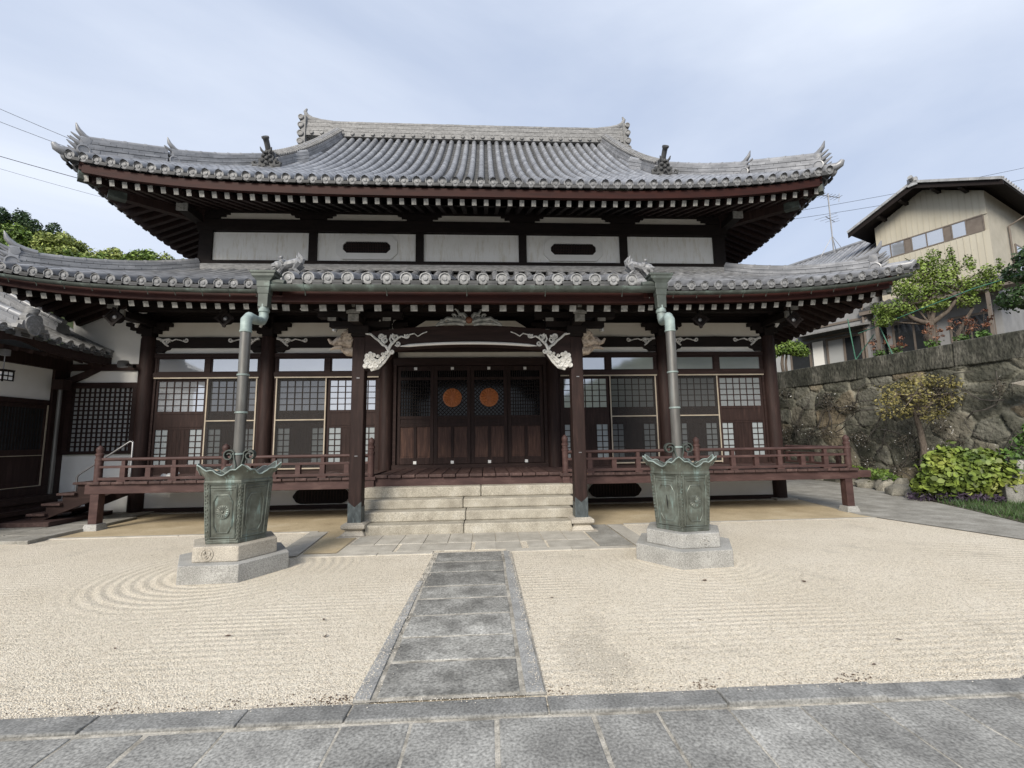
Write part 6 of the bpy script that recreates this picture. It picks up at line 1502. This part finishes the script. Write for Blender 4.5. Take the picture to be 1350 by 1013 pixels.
# side wing towards the temple
g = MB(); g.box(GW + .3, 11.5, -.95, 5, .35, 5.0); wg = hb(g, 'wing_wall', GREYWALL); g = MB(); g.box(GW + .28, 11.5, -1.0, -.951, 0, .95); hb(g, 'wing_plinth', WHITE, wg)
for a, b, z0, z1 in ((4.1, 5.6, .75, 2.05), (6.3, 8.2, .75, 2.0), (8.6, 10.2, .4, 1.9)):
    g = MB(); g.box(a, b, -1.06, -.99, z0 - .1, z0); g.box(a, b, -1.06, -.99, z1, z1 + .1); g.box(a, a + .08, -1.055, -.99, z0, z1); g.box(b - .08, b, -1.055, -.99, z0, z1); g.box((a + b) / 2 - .04, (a + b) / 2 + .04, -1.055, -.99, z0, z1)
    o = hb(g, 'wing_window', SHUTTER); g = MB(); g.box(a + .08, (a + b) / 2 - .04, -1.02, -1.005, z0, z1); hb(g, 'window_pane', GLASSD, o); g = MB(); g.box((a + b) / 2 + .04, b - .08, -1.02, -1.005, z0, z1); hb(g, 'window_pane', PANE, o)
g = MB()
g.prism([(-.9, 2.62), (-1.9, 2.40), (-1.9, 2.33), (-.9, 2.5)], (GW + .2, 0, 0), (0, 1, 0), (0, 0, 1), (3.0, 0, 0)); hb(g, 'wing_awning', TILEP)
g = MB(); rz, rze = zt(8.24) + 1.25, zt(7.75) + .25
g.prism([(2.2, rz), (-1.5, rze - .55), (-1.5, rze - .62), (2.2, rz - .08), (5.9, rze - .62), (5.9, rze - .55)], (GW + .05, 0, 0), (0, 1, 0), (0, 0, 1), (9, 0, 0))
for k in range(33): x = GW + .2 + k * .27; g.tube([(x, 2.2, rz + .03), (x, -1.5, rze - .53)], .065, 6)
g.tube([(GW, 2.2, rz + .06), (GW + 9, 2.2, rz + .06)], .13, 8); hb(g, 'wing_roof', TILE, None, 40)
g = MB(); g.box(GW + .1, GW + 9, -1.42, -1.36, rze - .86, rze - .63); g.box(GW + .1, GW + 9, -1.3, -.9, rze - .72, rze - .64); hb(g, 'wing_fascia', BLACKW)
# television antenna on the wing roof
ap_ = HS.matrix_world @ Vector((5.9, 1.2, rz - .3))
t = thing('tv_antenna', 'thin metal television antenna standing on the tiled roof ridge of the house wing', 'antenna', tuple(ap_)); t.rotation_euler = (0, 0, .2); t.scale = (1.55, 1.55, 1.55)
g = MB(); g.tube([(0, 0, 0), (0, 0, 2.05)], .022, 6); m_ = g.build('mast', METAL, t)
g = MB(); 
for q in range(3): a = q * 2.09 + .4; g.tube([(0, 0, .55), (.38 * math.cos(a), .38 * math.sin(a), -.12)], .010, 5)
g.build('stay', METAL, t)
g = MB(); g.tube([(-.75, 0, 1.95), (.5, 0, 1.97)], .014, 5)
for k in range(9): x = -.7 + k * .14; g.tube([(x, -.16, 1.955), (x, .16, 1.955)], .008, 4)
g.tube([(.42, -.02, 1.8), (.5, 0, 2.12)], .01, 4); g.build('upper_aerial', METAL, t)
g = MB(); g.tube([(-.5, -.25, 1.05), (.75, .45, 1.35)], .014, 5)
for k in range(4): f_ = k / 3; x, y, z = -.5 + 1.25 * f_, -.25 + .7 * f_, 1.05 + .3 * f_; l_ = .28 - .16 * f_; g.tube([(x - l_ * .5, y + l_, z), (x + l_ * .5, y - l_, z)], .006, 4)
g.build('lower_aerial', METAL, t)

# ---- trees and odds and ends on the terrace
tree('garden_tree', 'bright green loose-crowned tree with twisted trunks in front of the beige house', 'tree', (14.2, 13.45, 3.86),
     [([(0, 0, 0), (.06, 0, .35), (-.05, .05, .75), (.05, .02, 1.15)], .16, .10), ([(.05, .02, 1.15), (-.35, .15, 1.35), (-.75, .25, 1.75)], .09, .04), ([(.05, .02, 1.15), (.15, -.05, 1.6), (.05, -.05, 2.3)], .09, .04), ([(.05, .02, 1.15), (.4, -.25, 1.5), (.75, -.5, 2.1)], .08, .04), ([(.45, -.3, .2), (.55, -.35, .8), (.85, -.6, 1.5)], .08, .04)],
     [(-.75, .3, 1.75, .5, .45, .30), (-.25, .1, 2.2, .5, .45, .36), (.3, -.2, 2.4, .5, .5, .40), (0, 0, 2.8, .42, .42, .36), (.5, -.3, 2.85, .36, .36, .36), (.9, -.6, 2.25, .42, .4, .34), (-.55, .25, 2.5, .36, .36, .34), (.2, -.2, 3.25, .22, .22, .34), (1.25, -.8, 2.55, .22, .22, .30), (-1.05, .5, 1.4, .36, .32, .2), (.15, -.1, 1.75, .45, .4, .22), (.8, -.55, 1.75, .32, .3, .2), (-.35, .1, 3.0, .2, .2, .34), (.95, -.6, 2.95, .16, .16, .32), (-.05, 0, 3.15, .16, .16, .3), (1.5, -.95, 2.75, .10, .10, .26), (.6, -.4, 3.3, .12, .12, .28), (-.75, .3, 2.95, .14, .14, .3), (-1.2, .55, 1.8, .2, .2, .24), (1.35, -.9, 2.15, .2, .2, .22)],
     8500, .042, LEAFG, 14, r0=.12, shell=.35)
tree('clipped_pine', 'dark green cloud-pruned tree with rounded foliage pads at the right edge', 'tree', (14.6, 10.75, 3.86),
     [([(0, 0, 0), (-.04, .02, .5), (.05, 0, .9), (.0, 0, 1.5)], .14, .09), ([(.05, 0, .9), (-.3, .2, 1.15)], .06, .04), ([(.0, 0, 1.3), (.35, -.25, 1.7)], .06, .04)],
     [(-.3, .15, 1.25, .6, .55, .32), (.2, -.15, 1.35, .55, .55, .3), (-.15, .1, 1.95, .55, .5, .28), (.3, -.2, 2.1, .55, .5, .28), (0, 0, 2.35, .45, .45, .22), (.7, -.5, 1.7, .45, .45, .25)], 6000, .05, LEAFD, 15, r0=.12, shell=.7)
tree('small_citrus_tree', 'small round-crowned green tree on the terrace seen just right of the corner column', 'tree', (12.35, 18.0, 3.9),
     [([(0, 0, 0), (-.05, 0, .6), (.02, 0, 1.0)], .07, .05), ([(.2, .1, 0), (.15, .05, .6), (.25, .1, 1.0)], .05, .04)],
     [(-.35, .1, 1.15, .4, .4, .3), (.1, 0, 1.3, .5, .45, .35), (.5, -.1, 1.2, .4, .4, .3), (.05, 0, 1.65, .35, .35, .25), (.75, -.2, 1.05, .25, .25, .2)], 2400, .06, LEAFB, 16, r0=.06)
def stake(x, y, h, lx, ly, label):
    g = MB(); g.tube([(0, 0, 0), (lx, ly, h)], .016, 7)
    for k in range(1, 7): f_ = k / 7; g.lathe([(.024, -.01), (.026, 0), (.024, .01)], (lx * f_, ly * f_, h * f_), 7)
    o = g.build('garden_stake', GREENP, None, 50, loc=(x, y, 3.9)); tag(o, label, 'garden stake')
stake(13.05, 15.1, 1.75, -.08, .1, 'upright thin green garden stake nearest the corner of the temple')
stake(13.35, 13.9, 1.75, -.18, .45, 'leaning green garden stake left of the twisted tree trunk')
stake(13.1, 15.5, 1.05, .25, -.9, 'short green garden stake crossing the upright one low down')
g = MB(); g.tube([(13.05, 14.9, 5.05), (13.9, 11.8, 5.62), (14.4, 10.4, 5.75)], .016, 7); o = g.build('bamboo_pole', GREENP, None, 50); tag(o, 'long pale green pole laid level through the trees above the wall', 'pole')
for i, (x, y, s) in enumerate(((13.5, 14.6, 1), (13.75, 13.0, 1.1), (13.95, 12.3, 1.1), (14.05, 11.8, 1.2), (13.6, 14.1, .9))):
    lab = ['potted plant with dried orange flowers left of the leaning green stake', 'potted plant with dried orange flowers just right of the twisted tree trunk', 'middle potted plant with dried orange flowers between the two trees', 'potted plant with dried orange flowers nearest the clipped dark tree', 'potted plant with dried orange flowers between the leaning stake and the trunk'][i]
    t = thing('potted_plant', lab, 'potted plant', (x, y, 3.86), 'potted plants on the terrace edge')
    g = MB(); g.lathe([(.09, 0), (.13, .22), (.14, .22), (.14, .25), (.12, .25), (.11, .2)], (0, 0, 0), 14); g.build('pot', mat('terracotta', [(.3, (.20, .10, .06)), (.7, (.32, .17, .10))], 5, .8) if i == 0 else bpy.data.materials['terracotta'], t, 50)
    g = MB(); r2 = random.Random(i)
    tips = []
    for k in range(7): a = r2.uniform(0, 6.3); h = r2.uniform(.35, .75) * s; p = (r2.uniform(.1, .3) * math.cos(a), r2.uniform(.1, .3) * math.sin(a), .22 + h); tips.append(p); g.tube([(0, 0, .2), (p[0] * .4, p[1] * .4, .22 + h * .6), p], .008, 5)
    g.build('stem', BARK, t)
    v, f = leaves([(*p, .10, .10, .08) for p in tips], 160, .035, i, shell=.2); np_mesh('flower_head', v, f, FLOWERO, t)
    v, f = leaves([(0, 0, .42, .2, .2, .16)], 90, .05, i + 5, shell=.2); np_mesh('foliage', v, f, LEAF, t)

# ---- overhead wires
def wire(a, b, sag, label, r=.015):
    g = MB(); a = Vector(a); b = Vector(b); g.tube([a.lerp(b, i / 16) - Vector((0, 0, sag * 4 * (i / 16) * (1 - i / 16))) for i in range(17)], r, 5); o = g.build('overhead_wire', BLACKW); tag(o, label, 'wire', 'overhead wires')
wire((-50, 30, 32.5), (-17, 30, 17.6), .5, 'topmost of the overhead wires left of the temple roof')
wire((-50, 30, 30.7), (-17, 30, 17.5), .5, 'second from the top of the overhead wires left of the temple roof')
wire((-50, 30, 26.5), (-15, 30, 16.1), .5, 'thick lower overhead wire left of the temple roof', .022)
wire((-50, 30, 25.8), (-15, 30, 15.3), .6, 'lowest and faintest of the overhead wires left of the temple roof', .010)
wire((16, 34, 18.1), (62, 34, 27.8), .5, 'upper overhead wire passing behind the beige house roof')
wire((16, 34, 17.7), (62, 34, 26.6), .6, 'lower overhead wire passing behind the beige house roof')

# ================================================================ HILLS
def hill(name, x0, x1, y0, y1, fn, m, n=40):
    X, Y = np.meshgrid(np.linspace(x0, x1, n), np.linspace(y0, y1, n)); Z = fn(X, Y); ii = np.arange(n * n).reshape(n, n)
    fc = np.stack([ii[:-1, :-1], ii[:-1, 1:], ii[1:, 1:], ii[1:, :-1]], -1).reshape(-1, 4)
    return tag(np_mesh(name, np.stack([X.ravel(), Y.ravel(), Z.ravel()], 1), fc, m), kind='structure')
HILLM = mat('wooded_ground', [(.3, (.02, .035, .012)), (.7, (.05, .07, .025))], .3, .95, .6, 1.5, .4)
def hz(X, Y): return np.clip((Y - 32) / 30, 0, 1) * (15 + np.clip((-X - 30) / 45, -.35, 1.2) * 13) * np.clip((14 - X) / 30, 0, 1)
hill('hillside', -150, 14, 32, 140, hz, HILLM)
def hb_(X, Y): return 3 + 26 * np.clip((X - 4) / 55, 0, 1) ** .9 * np.clip((-Y - 28) / 22, 0, 1) * (1 + .08 * np.sin(X * .9) + .06 * np.sin(X * 2.3 + Y))
hill('hill_behind', 2, 120, -110, -26, hb_, HILLM)
protos = []
kinds = [('round bushy bright green tree on the hillside behind the annex roof', LEAFB, 21), ('yellowish green bushy tree on the hillside behind the annex roof', leafm('leaf_hill_yellow', (.14, .18, .038), (.235, .28, .068), (.34, .37, .12)), 22), ('tall dark green tree on the hillside at the left edge of the picture', LEAFD, 23)]
def hill_tree(k, x, y, s, sz=1.0):
    lab, m, seed = kinds[k]; z = float(hz(np.array(x), np.array(y))) - .6
    for (kk, root) in protos:
        if kk == k:
            r = root.copy(); col.objects.link(r)
            for ch in root.children: c = ch.copy(); col.objects.link(c); c.parent = r
            break
    else:
        cc = crown_clumps(seed, (0, 0, 4.2), 2.6, 2.6, 2.6, 26, .34, -.7) if k < 2 else crown_clumps(seed, (0, 0, 6.0), 2.5, 2.5, 3.6, 22, .30, -.8)
        r = tree('hill_tree', lab, 'tree', (0, 0, 0), [([(0, 0, -.5), (.1, 0, 1.5), (0, .1, 3.2)], .22, .14), ([(0, .1, 3.2), (.8, .2, 4.6)], .12, .05), ([(0, .1, 3.0), (-.9, -.2, 4.4)], .12, .05)], cc, 6500 if k < 2 else 5000, .17 if k < 2 else .16, m, seed, r0=.2, shell=.6)
        protos.append((k, r))
    r.location = (x, y, z); r.scale = (s, s, s * sz); r.rotation_euler = (0, 0, random.uniform(0, 6)); r['label'] = lab; r['group'] = 'trees on the left hillside'
random.seed(3)
for i in range(11):
    x = -67 + i * 3.1; hill_tree((0, 1, 0, 1, 1)[i % 5], x + random.uniform(-.6, .6), 61 + random.uniform(-1.5, 1.5), random.uniform(1.05, 1.3) + (.12 if x > -50 else 0))
for i in range(10):
    x = -60 + i * 3.0; hill_tree((1, 0, 1, 0)[i % 4], x + random.uniform(-.8, .8), 55.5 + random.uniform(-1.2, 1.2), random.uniform(1.1, 1.35))
for x, y, s in ((-69, 64, 1.2), (-65.5, 65, 1.12), (-61.5, 65.5, 1.0), (-58.2, 66, .82), (-40.5, 64, .85)): hill_tree(2, x, y, s)

# ================================================================ loose grains and litter
r2 = np.random.default_rng(77)
def pebbles(name, xy, z, size, m, label, cat):
    n = len(xy); o = np.array([[1, 0, 0], [0, 1, 0], [-1, 0, 0], [0, -1, 0], [0, 0, .7], [0, 0, -.7]], float)
    a = r2.uniform(0, 6.28, n); c_, s_ = np.cos(a), np.sin(a); sx = size * r2.uniform(.6, 1.5, n); sy = size * r2.uniform(.5, 1.0, n); sz = size * r2.uniform(.5, .9, n)
    v = np.empty((n, 6, 3)); px, py = o[None, :, 0] * sx[:, None], o[None, :, 1] * sy[:, None]
    v[:, :, 0] = px * c_[:, None] - py * s_[:, None] + xy[:, :1]; v[:, :, 1] = px * s_[:, None] + py * c_[:, None] + xy[:, 1:2]; v[:, :, 2] = o[None, :, 2] * sz[:, None] + z
    f = np.array([[0, 1, 4], [1, 2, 4], [2, 3, 4], [3, 0, 4], [1, 0, 5], [2, 1, 5], [3, 2, 5], [0, 3, 5]])
    return tag(np_mesh(name, v.reshape(-1, 3), (f[None] + (np.arange(n) * 6)[:, None, None]).reshape(-1, 3), m), label, cat, kind='stuff')
PEB = mat('loose_grains', [(.3, (.56, .51, .43)), (.7, (.70, .65, .56))], 3, .9, island=.45)
xy = np.stack([r2.uniform(-5.5, 5.5, 60000), 2.96 + 2.6 * r2.random(60000) ** 1.5], 1)
xy = xy[((xy[:, 0] < -.80) | (xy[:, 0] > .36))][:42000]
pebbles('gravel_grains', xy, .003, .0050, PEB, 'loose pale grains on the surface of the raked gravel court', 'gravel')
ey = r2.uniform(2.95, 6.5, 1600); ex = np.where(r2.random(1600) < .72, -.80 + np.abs(r2.normal(0, .055, 1600)) + (ey - 2.9) * .012, .33 - np.abs(r2.normal(0, .03, 1600)))
kx2 = r2.uniform(-6, 6, 900); ky2 = 2.93 - np.abs(r2.normal(0, .03, 900)) - kx2 * .0108
pebbles('spilled_grains', np.concatenate([np.stack([ex, ey], 1), np.stack([kx2, ky2], 1)]), .032, .0048, PEB, 'pale gravel grains spilled onto the kerbs and path edge', 'gravel')
lx = np.concatenate([r2.normal(c_, w_, k_) for c_, w_, k_ in ((-.95, .12, 70), (-1.6, .3, 30), (2.35, .07, 45), (1.36, .05, 30), (.45, .06, 14), (-2.25, .04, 16), (-3.3, .3, 14), (0, 2.5, 40))]); ly = 2.96 + np.abs(r2.normal(0, .05, len(lx))) - lx * .0108
pebbles('leaf_litter', np.stack([lx, ly], 1), .005, .0068, LEAFBR, 'brown leaf litter caught along the front kerb', 'litter')
